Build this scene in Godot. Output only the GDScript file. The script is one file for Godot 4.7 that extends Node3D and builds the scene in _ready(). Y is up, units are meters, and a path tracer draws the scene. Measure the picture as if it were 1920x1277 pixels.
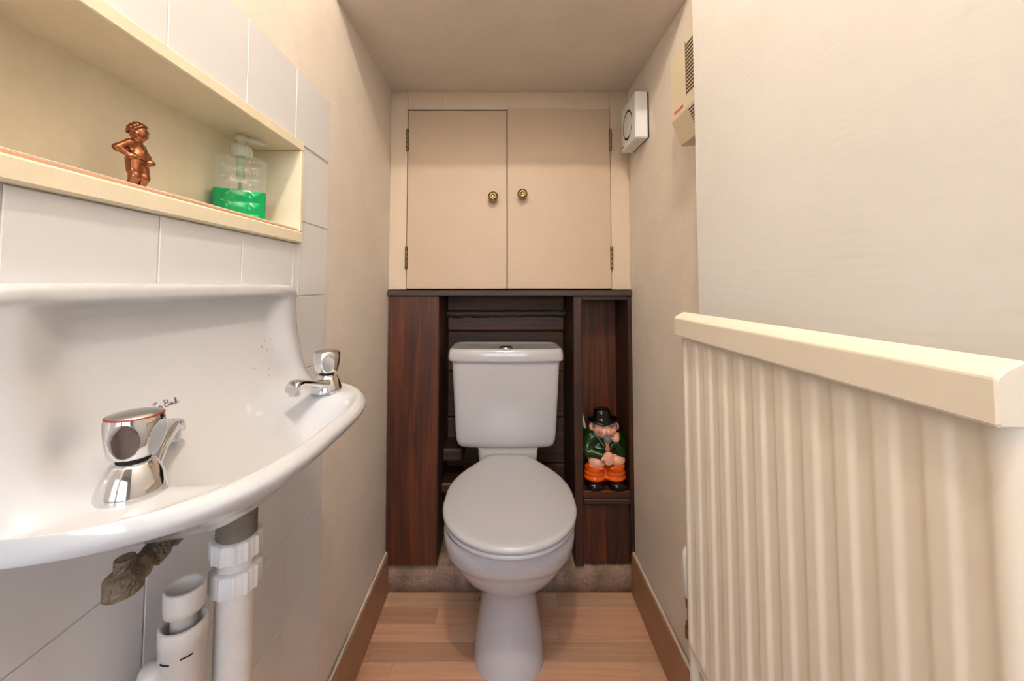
extends Node3D

# ---------------------------------------------------------------- helpers
var M := {}
var taken := {}

func P(x: float, y: float, d: float) -> Vector3:      # d = distance in front of the camera
	return Vector3(x, y, -d)

func numbered(called: String) -> String:
	if not taken.has(called):
		taken[called] = 0
		return called
	taken[called] += 1
	return "%s_%03d" % [called, taken[called]]

func new_st() -> SurfaceTool:
	var s := SurfaceTool.new()
	s.begin(Mesh.PRIMITIVE_TRIANGLES)
	return s

func commit(s: SurfaceTool, called: String, m: Material, parent: Node = null) -> MeshInstance3D:
	s.generate_normals()
	var o := MeshInstance3D.new()
	o.mesh = s.commit()
	o.material_override = null
	o.mesh.surface_set_material(0, m)
	return hang(o, called, parent)

func hang(o: Node3D, called: String, parent: Node) -> Node3D:
	if parent == null:
		o.name = numbered(called)
		add_child(o)
	else:
		o.name = called
		parent.add_child(o, true)
	return o

func thing(called: String, label: String, category: String, at := Vector3.ZERO, turn := 0.0, group := "") -> Node3D:
	var o := Node3D.new()
	o.name = numbered(called)
	add_child(o)
	o.position = at
	o.rotation.y = turn
	tag(o, label, category, group)
	return o

func tag(o: Node, label: String, category: String, group := "") -> void:
	o.set_meta("label", label)
	o.set_meta("category", category)
	if group != "":
		o.set_meta("group", group)

func structure(o: Node, label := "") -> Node:
	o.set_meta("kind", "structure")
	if label != "":
		o.set_meta("label", label)
	return o

func tri(s: SurfaceTool, a: Vector3, b: Vector3, c: Vector3, ua := Vector2.ZERO, ub := Vector2.ZERO, uc := Vector2.ZERO) -> void:
	s.set_uv(ua); s.add_vertex(a)
	s.set_uv(ub); s.add_vertex(b)
	s.set_uv(uc); s.add_vertex(c)

# face given with any winding: it is turned to look along n; uv in metres, u along the chosen grain axis
func face(s: SurfaceTool, pts: Array, n: Vector3, grain: int, off: Vector2) -> void:
	var p: Array = pts.duplicate()
	var c: Vector3 = (p[1] - p[0]).cross(p[2] - p[0])
	if c.dot(n) > 0.0:
		p.reverse()
	var ax := [absf(n.x), absf(n.y), absf(n.z)]
	var k := ax.find(ax.max())
	var others := [0, 1, 2]
	others.erase(k)
	var ui: int = others[0]
	var vi: int = others[1]
	if others[1] == grain:
		ui = others[1]; vi = others[0]
	var uv := []
	for q in p:
		uv.append(Vector2(q[ui], q[vi]) + off)
	for i in range(1, p.size() - 1):
		tri(s, p[0], p[i], p[i + 1], uv[0], uv[i], uv[i + 1])

# chamfered box between two corners
func cbox(s: SurfaceTool, a: Vector3, b: Vector3, bev := 0.0015, grain := 1, off := Vector2.ZERO) -> void:
	var lo := Vector3(minf(a.x, b.x), minf(a.y, b.y), minf(a.z, b.z))
	var hi := Vector3(maxf(a.x, b.x), maxf(a.y, b.y), maxf(a.z, b.z))
	var e := minf(bev, 0.45 * minf(hi.x - lo.x, minf(hi.y - lo.y, hi.z - lo.z)))
	s.set_smooth_group(-1)
	var mid := (lo + hi) / 2
	var h := (hi - lo) / 2
	var g := h - Vector3(e, e, e)
	for k in 3:
		var i := (k + 1) % 3
		var j := (k + 2) % 3
		for sg in [-1.0, 1.0]:
			var q := []
			for c in [[-1, -1], [1, -1], [1, 1], [-1, 1]]:
				var v := Vector3.ZERO
				v[k] = sg * h[k]; v[i] = c[0] * g[i]; v[j] = c[1] * g[j]
				q.append(mid + v)
			var n := Vector3.ZERO
			n[k] = sg
			face(s, q, n, grain, off)
		if e > 0.0:
			for c in [[-1.0, -1.0], [1.0, -1.0], [1.0, 1.0], [-1.0, 1.0]]:
				var q := []
				for t in [[0, -1.0], [0, 1.0], [1, 1.0], [1, -1.0]]:
					var v := Vector3.ZERO
					v[k] = t[1] * g[k]
					v[i] = c[0] * (h[i] if t[0] == 0 else g[i])
					v[j] = c[1] * (g[j] if t[0] == 0 else h[j])
					q.append(mid + v)
				var n := Vector3.ZERO
				n[i] = c[0]; n[j] = c[1]
				face(s, q, n, grain, off)
	if e > 0.0:
		for x in [-1.0, 1.0]:
			for y in [-1.0, 1.0]:
				for z in [-1.0, 1.0]:
					face(s, [mid + Vector3(x * h.x, y * g.y, z * g.z), mid + Vector3(x * g.x, y * h.y, z * g.z), mid + Vector3(x * g.x, y * g.y, z * h.z)], Vector3(x, y, z), grain, off)

func box(called: String, a: Vector3, b: Vector3, m: Material, parent: Node = null, bev := 0.0015, grain := 1, off := Vector2.ZERO) -> MeshInstance3D:
	var s := new_st()
	cbox(s, a, b, bev, grain, off)
	return commit(s, called, m, parent)

# loft through rings of equal count; flip = turn the surface over
func loft(s: SurfaceTool, rings: Array, closed := true, cap_a := false, cap_b := false, flip := false, smooth := true, us: Array = [], vs: Array = []) -> void:
	s.set_smooth_group(0 if smooth else -1)
	var n: int = rings[0].size()
	var last := n if closed else n - 1
	for r in rings.size() - 1:
		for k in last:
			var k2 := (k + 1) % n
			var a: Vector3 = rings[r][k]
			var b: Vector3 = rings[r][k2]
			var c: Vector3 = rings[r + 1][k2]
			var d: Vector3 = rings[r + 1][k]
			var u0 := float(k) / last
			var u1 := float(k + 1) / last
			var v0 := float(r) / (rings.size() - 1)
			var v1 := float(r + 1) / (rings.size() - 1)
			var ua := Vector2(u0, v0); var ub := Vector2(u1, v0); var uc := Vector2(u1, v1); var ud := Vector2(u0, v1)
			if flip:
				if a.distance_squared_to(b) > 1e-14: tri(s, a, c, b, ua, uc, ub)
				if c.distance_squared_to(d) > 1e-14: tri(s, a, d, c, ua, ud, uc)
			else:
				if a.distance_squared_to(b) > 1e-14: tri(s, a, b, c, ua, ub, uc)
				if c.distance_squared_to(d) > 1e-14: tri(s, a, c, d, ua, uc, ud)
	for end in 2:
		if (end == 0 and cap_a) or (end == 1 and cap_b):
			s.set_smooth_group(-1)
			var ring: Array = rings[0] if end == 0 else rings[rings.size() - 1]
			var mid := Vector3.ZERO
			for p in ring:
				mid += p
			mid /= ring.size()
			for k in ring.size():
				var a: Vector3 = ring[k]
				var b: Vector3 = ring[(k + 1) % ring.size()]
				if (end == 0) != flip:
					tri(s, a, mid, b)
				else:
					tri(s, a, b, mid)

# turned shape about the local y axis of the frame t; profile of [radius, height] from bottom to top
func lathe(s: SurfaceTool, prof: Array, n := 24, t := Transform3D.IDENTITY, smooth := true, caps := true) -> void:
	var rings := []
	for p in prof:
		var ring := []
		for k in n:
			var a := TAU * k / n
			ring.append(t * Vector3(p[0] * cos(a), p[1], p[0] * sin(a)))
		rings.append(ring)
	loft(s, rings, true, caps and prof[0][0] > 1e-6, caps and prof[prof.size() - 1][0] > 1e-6, false, smooth)

func tube(s: SurfaceTool, path: Array, rad, n := 12) -> void:
	var rings := []
	var up := Vector3.UP
	var side := Vector3.ZERO
	for i in path.size():
		var t: Vector3 = (path[mini(i + 1, path.size() - 1)] - path[maxi(i - 1, 0)]).normalized()
		if i == 0:
			side = t.cross(up if absf(t.y) < 0.9 else Vector3.RIGHT).normalized()
		else:
			side = (side - t * side.dot(t)).normalized()
		var other := t.cross(side)
		var r: float = rad if rad is float else rad[i]
		var ring := []
		for k in n:
			var a := TAU * k / n
			ring.append(path[i] + (side * cos(a) + other * sin(a)) * r)
		rings.append(ring)
	loft(s, rings, true, true, true, true)

func curve(pts: Array, per := 6) -> Array:      # Catmull-Rom through points
	var out := []
	for i in pts.size() - 1:
		var p0 = pts[maxi(i - 1, 0)]
		var p1 = pts[i]
		var p2 = pts[i + 1]
		var p3 = pts[mini(i + 2, pts.size() - 1)]
		for k in per:
			var t := float(k) / per
			out.append(0.5 * (2.0 * p1 + (p2 - p0) * t + (2.0 * p0 - 5.0 * p1 + 4.0 * p2 - p3) * t * t + (3.0 * p1 - p0 - 3.0 * p2 + p3) * t * t * t))
	out.append(pts[pts.size() - 1])
	return out

func facing(y_axis: Vector3, origin: Vector3) -> Transform3D:    # a frame whose y axis runs along the given direction
	var y := y_axis.normalized()
	var x := y.cross(Vector3.FORWARD if absf(y.z) < 0.9 else Vector3.UP).normalized()
	var z := x.cross(y)
	return Transform3D(Basis(x, y, z), origin)

# ---- soft blended solids: each blob is [kind, ...] ; kinds: "c" capsule a,b,ra,rb ; "e" ellipsoid centre, radii (, basis)
func solid(s: SurfaceTool, blobs: Array, cell: float, k: float) -> void:
	var lo := Vector3(1e9, 1e9, 1e9)
	var hi := -lo
	var bounds := []
	for b in blobs:
		var l: Vector3
		var h: Vector3
		if b[0] == "c":
			var r: float = maxf(b[3], b[4])
			l = Vector3(minf(b[1].x, b[2].x), minf(b[1].y, b[2].y), minf(b[1].z, b[2].z)) - Vector3(r, r, r)
			h = Vector3(maxf(b[1].x, b[2].x), maxf(b[1].y, b[2].y), maxf(b[1].z, b[2].z)) + Vector3(r, r, r)
		else:
			var r := Vector3(b[2].x, b[2].y, b[2].z)
			if b.size() > 3:
				var mx: float = maxf(r.x, maxf(r.y, r.z))
				r = Vector3(mx, mx, mx)
			l = b[1] - r
			h = b[1] + r
		var pad := Vector3(1, 1, 1) * (k * 1.2 + 2.0 * cell)
		l -= pad; h += pad
		bounds.append([l, h])
		lo = lo.min(l); hi = hi.max(h)
	var nx := int((hi.x - lo.x) / cell) + 2
	var ny := int((hi.y - lo.y) / cell) + 2
	var nz := int((hi.z - lo.z) / cell) + 2
	var f := PackedFloat32Array()
	f.resize(nx * ny * nz)
	f.fill(1.0)
	for bi in blobs.size():
		var b: Array = blobs[bi]
		var l: Vector3 = (bounds[bi][0] - lo) / cell
		var h: Vector3 = (bounds[bi][1] - lo) / cell
		var caps: bool = b[0] == "c"
		var inv := Basis.IDENTITY
		if not caps and b.size() > 3:
			inv = b[3].inverse()
		for z in range(maxi(0, int(l.z)), mini(nz, int(h.z) + 1)):
			for y in range(maxi(0, int(l.y)), mini(ny, int(h.y) + 1)):
				for x in range(maxi(0, int(l.x)), mini(nx, int(h.x) + 1)):
					var p := lo + Vector3(x, y, z) * cell
					var d := 0.0
					if caps:
						var ab: Vector3 = b[2] - b[1]
						var t := clampf((p - b[1]).dot(ab) / maxf(ab.length_squared(), 1e-12), 0.0, 1.0)
						d = (p - b[1] - ab * t).length() - lerpf(b[3], b[4], t)
					else:
						var q: Vector3 = inv * (p - b[1])
						var r: Vector3 = b[2]
						var k0 := (q / r).length()
						var k1 := (q / (r * r)).length()
						d = -minf(r.x, minf(r.y, r.z)) if k1 < 1e-9 else k0 * (k0 - 1.0) / k1
					var at := (z * ny + y) * nx + x
					var old := f[at]
					var hh := maxf(k - absf(old - d), 0.0) / k
					f[at] = minf(old, d) - hh * hh * k * 0.25
	# surface nets
	s.set_smooth_group(0)
	var idx := {}
	var verts := []
	var step := [1, nx, nx * ny]
	for z in nz - 1:
		for y in ny - 1:
			for x in nx - 1:
				var at := (z * ny + y) * nx + x
				var inside := 0
				var sum := Vector3.ZERO
				var cnt := 0
				var first := f[at] < 0.0
				var mixed := false
				for c in 8:
					if (f[at + (c & 1) + ((c >> 1) & 1) * nx + (c >> 2) * nx * ny] < 0.0) != first:
						mixed = true
						break
				if not mixed:
					continue
				for c in 8:
					var va := f[at + (c & 1) + ((c >> 1) & 1) * nx + (c >> 2) * nx * ny]
					for ax in 3:
						if c & (1 << ax):
							continue
						var c2 := c | (1 << ax)
						var vb := f[at + (c2 & 1) + ((c2 >> 1) & 1) * nx + (c2 >> 2) * nx * ny]
						if (va < 0.0) != (vb < 0.0):
							var t := va / (va - vb)
							var p := Vector3(c & 1, (c >> 1) & 1, c >> 2)
							p[ax] += t
							sum += p
							cnt += 1
				idx[at] = verts.size()
				verts.append(lo + (Vector3(x, y, z) + sum / maxi(cnt, 1)) * cell)
	for at in idx:
		for ax in 3:
			var a1: int = step[(ax + 1) % 3]
			var a2: int = step[(ax + 2) % 3]
			var o: int = at
			var na: int = o + step[ax]
			if na >= f.size():
				continue
			if (f[o] < 0.0) == (f[na] < 0.0):
				continue
			if not (idx.has(o - a1) and idx.has(o - a2) and idx.has(o - a1 - a2)):
				continue
			var q := [verts[idx[o]], verts[idx[o - a1]], verts[idx[o - a1 - a2]], verts[idx[o - a2]]]
			if f[o] < 0.0:
				tri(s, q[0], q[2], q[1]); tri(s, q[0], q[3], q[2])
			else:
				tri(s, q[0], q[1], q[2]); tri(s, q[0], q[2], q[3])

func blob(called: String, blobs: Array, cell: float, k: float, m: Material, parent: Node = null) -> MeshInstance3D:
	var s := new_st()
	solid(s, blobs, cell, k)
	s.index()
	return commit(s, called, m, parent)

# ---------------------------------------------------------------- materials
func plain(c: Color, rough := 0.5, metal := 0.0, spec := 0.5) -> StandardMaterial3D:
	var m := StandardMaterial3D.new()
	m.albedo_color = c
	m.roughness = rough
	m.metallic = metal
	m.metallic_specular = spec
	return m

func noise(freq: float, sd: int, oct := 4, kind := FastNoiseLite.TYPE_SIMPLEX_SMOOTH) -> FastNoiseLite:
	var n := FastNoiseLite.new()
	n.noise_type = kind
	n.frequency = freq
	n.seed = sd
	n.fractal_octaves = oct
	return n

func mottled(c: Color, spread: float, sd: int, size := 256) -> ImageTexture:
	var a := noise(0.012, sd, 5).get_seamless_image(size, size)
	var b := noise(0.09, sd + 7, 3).get_seamless_image(size, size)
	var im := Image.create(size, size, true, Image.FORMAT_RGB8)
	for y in size:
		for x in size:
			var v := (a.get_pixel(x, y).r - 0.5) * 1.3 + (b.get_pixel(x, y).r - 0.5) * 0.7
			im.set_pixel(x, y, Color(c.r * (1.0 + spread * v), c.g * (1.0 + spread * v), c.b * (1.0 + spread * v * 1.15)))
	im.generate_mipmaps()
	return ImageTexture.create_from_image(im)

func relief(m: StandardMaterial3D, im: Image, scale: float) -> void:
	im.generate_mipmaps()
	m.heightmap_enabled = true
	m.heightmap_texture = ImageTexture.create_from_image(im)
	m.heightmap_scale = scale

func paint(c: Color, spread: float, sd: int, rough: float, tile: float, bump: float) -> StandardMaterial3D:
	var m := plain(Color.WHITE, rough)
	m.albedo_texture = mottled(c, spread, sd)
	m.uv1_triplanar = true
	m.uv1_world_triplanar = true
	m.uv1_scale = Vector3(tile, tile, tile)
	if bump > 0.0:
		relief(m, noise(0.05, sd + 3, 4).get_seamless_image(256, 256), bump)
	return m

# wood with grain along u; uv in metres times uv1_scale
func wood(dark: Color, light: Color, sd: int, rough: float, along: float, across: float, streak := 1.0) -> StandardMaterial3D:
	var w := 512
	var h := 256
	var n1 := noise(1.0, sd, 4)
	var n2 := noise(1.0, sd + 1, 3)
	var n3 := noise(1.0, sd + 2, 2)
	var im := Image.create(w, h, true, Image.FORMAT_RGB8)
	for y in h:
		for x in w:
			var fx := float(x) / w
			var fy := float(y) / h
			# periodic in both directions
			var ax := fx * TAU
			var px := cos(ax) * 0.35
			var pz := sin(ax) * 0.35
			var ay := fy * TAU
			var v := 0.5 + 0.55 * n1.get_noise_3d(px + cos(ay) * 2.2, pz, sin(ay) * 2.2)
			v += 0.45 * streak * n2.get_noise_3d(px * 1.6 + cos(ay) * 12.0, pz * 1.6, sin(ay) * 12.0)
			v += 0.16 * n3.get_noise_3d(px * 9.0 + cos(ay) * 40.0, pz * 9.0, sin(ay) * 40.0)
			v = clampf(v, 0.0, 1.0)
			im.set_pixel(x, y, dark.lerp(light, v))
	im.generate_mipmaps()
	var m := plain(Color.WHITE, rough)
	m.albedo_texture = ImageTexture.create_from_image(im)
	m.uv1_scale = Vector3(along, across, 1)
	return m

func make_materials() -> void:
	M.wall = paint(Color(0.89, 0.855, 0.81), 0.035, 11, 0.62, 1.6, 0.05)
	M.wall_smooth = paint(Color(0.855, 0.85, 0.838), 0.02, 15, 0.5, 1.3, 0.0)
	var brush := noise(1.0, 5, 3)
	var im := Image.create(512, 512, true, Image.FORMAT_L8)
	for y in 512:
		for x in 512:
			var a := TAU * x / 512.0
			var b := TAU * y / 512.0
			var wob := 0.25 * sin(a)
			im.set_pixel(x, y, Color.from_hsv(0, 0, clampf(0.5 + 0.5 * brush.get_noise_3d(cos(a) * 1.5 + cos(b + 0.05 * wob) * 18.0, sin(a) * 1.5, sin(b + 0.05 * wob) * 18.0), 0, 1)))
	relief(M.wall_smooth, im, 0.018)
	M.ceiling = paint(Color(0.86, 0.83, 0.79), 0.03, 21, 0.7, 1.4, 0.06)
	M.tile = plain(Color(0.868, 0.874, 0.885), 0.16)
	M.grout = plain(Color(0.80, 0.785, 0.76), 0.8)
	M.cream = paint(Color(0.925, 0.885, 0.78), 0.03, 31, 0.42, 2.5, 0.04)
	M.clay = plain(Color(0.83, 0.64, 0.52), 0.7)
	M.glaze = plain(Color(0.90, 0.86, 0.83), 0.2)
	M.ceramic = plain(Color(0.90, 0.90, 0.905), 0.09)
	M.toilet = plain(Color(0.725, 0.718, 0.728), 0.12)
	M.seat = plain(Color(0.725, 0.722, 0.735), 0.22)
	M.chrome = plain(Color(0.86, 0.86, 0.87), 0.06, 1.0)
	M.dull_chrome = plain(Color(0.72, 0.72, 0.72), 0.28, 1.0)
	M.red = plain(Color(0.55, 0.12, 0.13), 0.4)
	M.brass = plain(Color(0.66, 0.56, 0.36), 0.16, 1.0)
	M.old_brass = plain(Color(0.50, 0.42, 0.30), 0.42, 1.0)
	M.copper = plain(Color(0.62, 0.40, 0.28), 0.27, 1.0)
	M.door = paint(Color(0.745, 0.66, 0.565), 0.02, 41, 0.45, 2.0, 0.02)
	M.frame = paint(Color(0.805, 0.735, 0.645), 0.02, 43, 0.45, 2.0, 0.03)
	M.gap = plain(Color(0.16, 0.12, 0.09), 0.9)
	M.shelf_edge = wood(Color(0.15, 0.105, 0.075), Color(0.29, 0.22, 0.165), 51, 0.55, 1.2, 3.0)
	M.mahogany = wood(Color(0.16, 0.07, 0.028), Color(0.41, 0.195, 0.078), 53, 0.5, 1.0, 2.6, 0.8)
	M.mahogany_b = wood(Color(0.18, 0.085, 0.032), Color(0.46, 0.23, 0.088), 57, 0.5, 1.1, 3.2)
	M.dark_wood = wood(Color(0.11, 0.06, 0.03), Color(0.30, 0.17, 0.085), 59, 0.5, 1.2, 3.0)
	M.back_wood = wood(Color(0.13, 0.075, 0.034), Color(0.36, 0.21, 0.095), 60, 0.6, 1.2, 3.0)
	M.concrete = paint(Color(0.575, 0.475, 0.40), 0.30, 61, 0.9, 3.0, 0.35)
	M.skirting = paint(Color(0.64, 0.475, 0.375), 0.05, 63, 0.42, 3.0, 0.0)
	M.caulk = plain(Color(0.86, 0.82, 0.76), 0.6)
	var tints := [Color(1, 1, 1), Color(0.93, 0.92, 0.90), Color(1.0, 0.955, 0.93), Color(0.885, 0.85, 0.825)]
	for k in 4:
		var m: StandardMaterial3D
		if k == 0:
			m = wood(Color(0.79, 0.62, 0.51), Color(0.89, 0.745, 0.635), 71, 0.34, 0.9, 4.0, 0.8)
		else:
			m = M.plank0.duplicate()
		m.albedo_color = tints[k]
		M["plank%d" % k] = m
	M.radiator = paint(Color(0.875, 0.835, 0.77), 0.012, 81, 0.33, 2.0, 0.0)
	M.plastic = plain(Color(0.88, 0.87, 0.86), 0.32)
	M.pipe = paint(Color(0.84, 0.815, 0.79), 0.05, 91, 0.4, 4.0, 0.0)
	M.thread = paint(Color(0.46, 0.42, 0.37), 0.15, 93, 0.6, 6.0, 0.0)
	M.corroded = paint(Color(0.40, 0.345, 0.265), 0.5, 95, 0.55, 14.0, 0.3)
	M.heater = plain(Color(0.84, 0.79, 0.69), 0.4)
	M.heater_dark = plain(Color(0.30, 0.26, 0.2), 0.6)
	M.fan = plain(Color(0.885, 0.885, 0.88), 0.35)
	M.shadow_gap = plain(Color(0.10, 0.09, 0.085), 0.8)
	M.letter_red = plain(Color(0.72, 0.16, 0.16), 0.5)
	M.ink = plain(Color(0.30, 0.29, 0.29), 0.4)
	var g := plain(Color(0.93, 0.97, 0.95, 0.11), 0.03, 0.0, 1.0)
	g.transparency = BaseMaterial3D.TRANSPARENCY_ALPHA
	M.clear = g
	var soap := plain(Color(0.0, 0.66, 0.38), 0.15)
	soap.backlight_enabled = true
	soap.backlight = Color(0.03, 0.55, 0.32)
	M.soap = soap
	var pump := plain(Color(0.90, 0.91, 0.84, 0.55), 0.25)
	pump.transparency = BaseMaterial3D.TRANSPARENCY_ALPHA
	M.pump = pump
	M.pump_stem = plain(Color(0.62, 0.75, 0.60, 0.6), 0.3)
	M.pump_stem.transparency = BaseMaterial3D.TRANSPARENCY_ALPHA
	M.g_black = plain(Color(0.035, 0.035, 0.035), 0.14)
	M.g_green = plain(Color(0.085, 0.20, 0.06), 0.16)
	M.g_orange = plain(Color(0.88, 0.36, 0.08), 0.16)
	M.g_skin = plain(Color(0.90, 0.67, 0.57), 0.2)
	M.g_cheek = plain(Color(0.84, 0.52, 0.45), 0.25)
	M.g_grey = plain(Color(0.46, 0.44, 0.45), 0.25)
	M.hall = plain(Color(0.84, 0.82, 0.79), 0.7)
	M.hall_floor = plain(Color(0.45, 0.33, 0.25), 0.6)
	M.brown_door = wood(Color(0.16, 0.08, 0.045), Color(0.32, 0.17, 0.09), 97, 0.35, 1.0, 2.0)
	var pane := plain(Color(0.95, 0.97, 0.97, 0.06), 0.02)
	pane.transparency = BaseMaterial3D.TRANSPARENCY_ALPHA
	M.pane = pane

# ---------------------------------------------------------------- the scene
func _ready() -> void:
	var eye := Vector3(0, 1.04, 0)
	var cam := Camera3D.new()
	cam.name = "camera"
	cam.projection = Camera3D.PROJECTION_FRUSTUM
	cam.near = 0.05
	cam.far = 40.0
	cam.size = 0.05 * 1277.0 / 754.0
	cam.frustum_offset = Vector2(0.05 * 15.0 / 754.0, -0.05 * 137.5 / 754.0)
	cam.position = eye
	cam.rotation.x = deg_to_rad(2.7)
	add_child(cam)
	cam.current = true

	var env := Environment.new()
	env.background_mode = Environment.BG_SKY
	var sky := Sky.new()
	var sm := ProceduralSkyMaterial.new()
	sm.sky_top_color = Color(0.80, 0.86, 0.95)
	sm.sky_horizon_color = Color(0.92, 0.94, 0.97)
	sm.ground_horizon_color = Color(0.55, 0.54, 0.52)
	sm.ground_bottom_color = Color(0.40, 0.39, 0.37)
	sm.energy_multiplier = 1.0
	sky.sky_material = sm
	env.sky = sky
	env.ambient_light_source = Environment.AMBIENT_SOURCE_DISABLED
	env.background_energy_multiplier = 14.0
	env.tonemap_mode = Environment.TONE_MAPPER_LINEAR
	env.tonemap_exposure = 1.0
	env.sdfgi_enabled = true
	env.ssao_enabled = true
	env.ssil_enabled = true
	var we := WorldEnvironment.new()
	we.name = "environment"
	we.environment = env
	add_child(we)

	make_materials()
	ceiling_lamp()
	shell()
	hall()
	left_tiles()
	niche()
	cupboard()
	recess()
	floor_planks()
	toilet()
	basin()
	radiator()
	fan_and_heater()
	soap_bottle()
	statuette()
	gnome()

func ceiling_lamp() -> void:
	var t := thing("ceiling_lamp", "round glass ceiling lamp on the high ceiling above the doorway", "lamp", Vector3(0.0, 2.42, 0.05))
	var s := new_st()
	lathe(s, [[0.055, -0.02], [0.06, -0.012], [0.06, 0.0]], 32)
	commit(s, "base_plate", M.plastic, t)
	s = new_st()
	lathe(s, [[0.018, -0.075], [0.021, -0.07], [0.021, -0.015]], 20)
	commit(s, "lamp_holder", M.plastic, t)
	var bulb := StandardMaterial3D.new()
	bulb.albedo_color = Color(1, 0.95, 0.88)
	bulb.emission_enabled = true
	bulb.emission = Color(1.0, 0.95, 0.89)
	bulb.emission_energy_multiplier = 6.0
	s = new_st()
	var prof := []
	for k in 17:
		var a := -PI / 2 + PI * k / 16.0
		prof.append([0.032 * cos(a), -0.115 + 0.036 * sin(a) + (0.012 * maxf(0.0, sin(a)) )])
	lathe(s, prof, 28)
	commit(s, "bulb", bulb, t)
	var l := OmniLight3D.new()
	l.name = "ceiling_lamp_light"
	l.light_color = Color(1.0, 0.95, 0.89)
	l.light_energy = 1.0
	l.light_size = 0.03
	l.omni_range = 8.0
	l.omni_attenuation = 2.0
	l.shadow_enabled = true
	l.position = Vector3(0.0, -0.115, 0)
	t.add_child(l)

func shell() -> void:
	# left wall with an opening for the niche
	var s := new_st()
	cbox(s, P(-0.66, 0, -0.45), P(-0.405, 1.123, 1.72), 0)
	cbox(s, P(-0.66, 1.3217, -0.45), P(-0.405, 2.42, 1.72), 0)
	cbox(s, P(-0.66, 1.123, 0.783), P(-0.405, 1.3217, 1.72), 0)
	cbox(s, P(-0.66, 1.123, -0.45), P(-0.405, 1.3217, 0.17), 0)
	cbox(s, P(-0.66, 1.123, 0.17), P(-0.515, 1.3217, 0.783), 0)
	structure(commit(s, "wall_left", M.wall), "cream painted wall on the left, partly tiled white")
	structure(box("wall_back", P(-0.66, 0, 1.68), P(0.66, 2.42, 1.80), M.wall, null, 0), "wall at the back of the cistern recess")
	structure(box("wall_right", P(0.445, 0, 0.685), P(0.66, 2.42, 1.72), M.wall, null, 0), "cream painted right wall carrying the extractor fan")
	structure(box("wall_near_right", P(0.33, 0, -0.45), P(0.66, 2.42, 0.685), M.wall_smooth, null, 0.002), "smooth pale near wall on the right behind the radiator")
	s = new_st()
	cbox(s, P(-0.66, 1.738, 0.93), P(0.66, 2.42, 1.80), 0.001)
	cbox(s, P(-0.66, 2.42, -0.57), P(0.66, 2.52, 1.80), 0)
	structure(commit(s, "ceiling", M.ceiling), "cream ceiling, dropped low over the toilet")
	# front wall with the doorway
	s = new_st()
	cbox(s, P(-0.66, 0, -0.45), P(-0.36, 2.42, -0.55), 0)
	cbox(s, P(0.30, 0, -0.45), P(0.66, 2.42, -0.55), 0)
	cbox(s, P(-0.36, 2.02, -0.45), P(0.30, 2.42, -0.55), 0)
	structure(commit(s, "wall_front", M.wall), "wall with the doorway behind the camera")
	# skirting boards with a bead of caulk on top
	for side in 2:
		var x0: float = -0.405 if side == 0 else 0.445
		var dx: float = 0.014 if side == 0 else -0.014
		var d0: float = 0.905 if side == 0 else 0.687
		var b := box("baseboard_left" if side == 0 else "baseboard_right", P(x0, 0.001, d0), P(x0 + dx, 0.138, 1.41), M.skirting, null, 0.003, 2)
		structure(b, "brown painted skirting board on the %s" % ("left" if side == 0 else "right"))
		var path := []
		var rad := []
		var n := noise(14.0, 3 + side, 2)
		for k in 40:
			var d: float = lerpf(d0, 1.408, k / 39.0)
			path.append(P(x0 + dx * 0.45, 0.1385, d))
			rad.append(0.0042 + 0.0022 * n.get_noise_1d(d))
		s = new_st()
		tube(s, path, rad, 8)
		commit(s, "caulk_bead", M.caulk, b)
	# concrete kerb under the timber
	s = new_st()
	s.set_smooth_group(0)
	var rings := []
	var nn := noise(9.0, 77, 4)
	for k in 61:
		var x := lerpf(-0.404, 0.444, k / 60.0)
		var top := 0.088 + 0.006 * nn.get_noise_1d(x * 2.0)
		if x > 0.2:
			top += 0.010 * nn.get_noise_1d(x * 7.0 + 5.0)
		var bow := 0.003 * nn.get_noise_1d(x * 1.5 + 30.0)
		rings.append([P(x, 0.0, 1.418 + bow), P(x, top * 0.5, 1.416 + bow), P(x, top - 0.006, 1.417 + bow), P(x, top, 1.424 + bow), P(x, top, 1.5), P(x, top, 1.679), P(x, 0.0, 1.679)])
	loft(s, rings, true, true, true)
	structure(commit(s, "trim_1", M.concrete), "rough grey brown concrete kerb behind the toilet foot")

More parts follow.
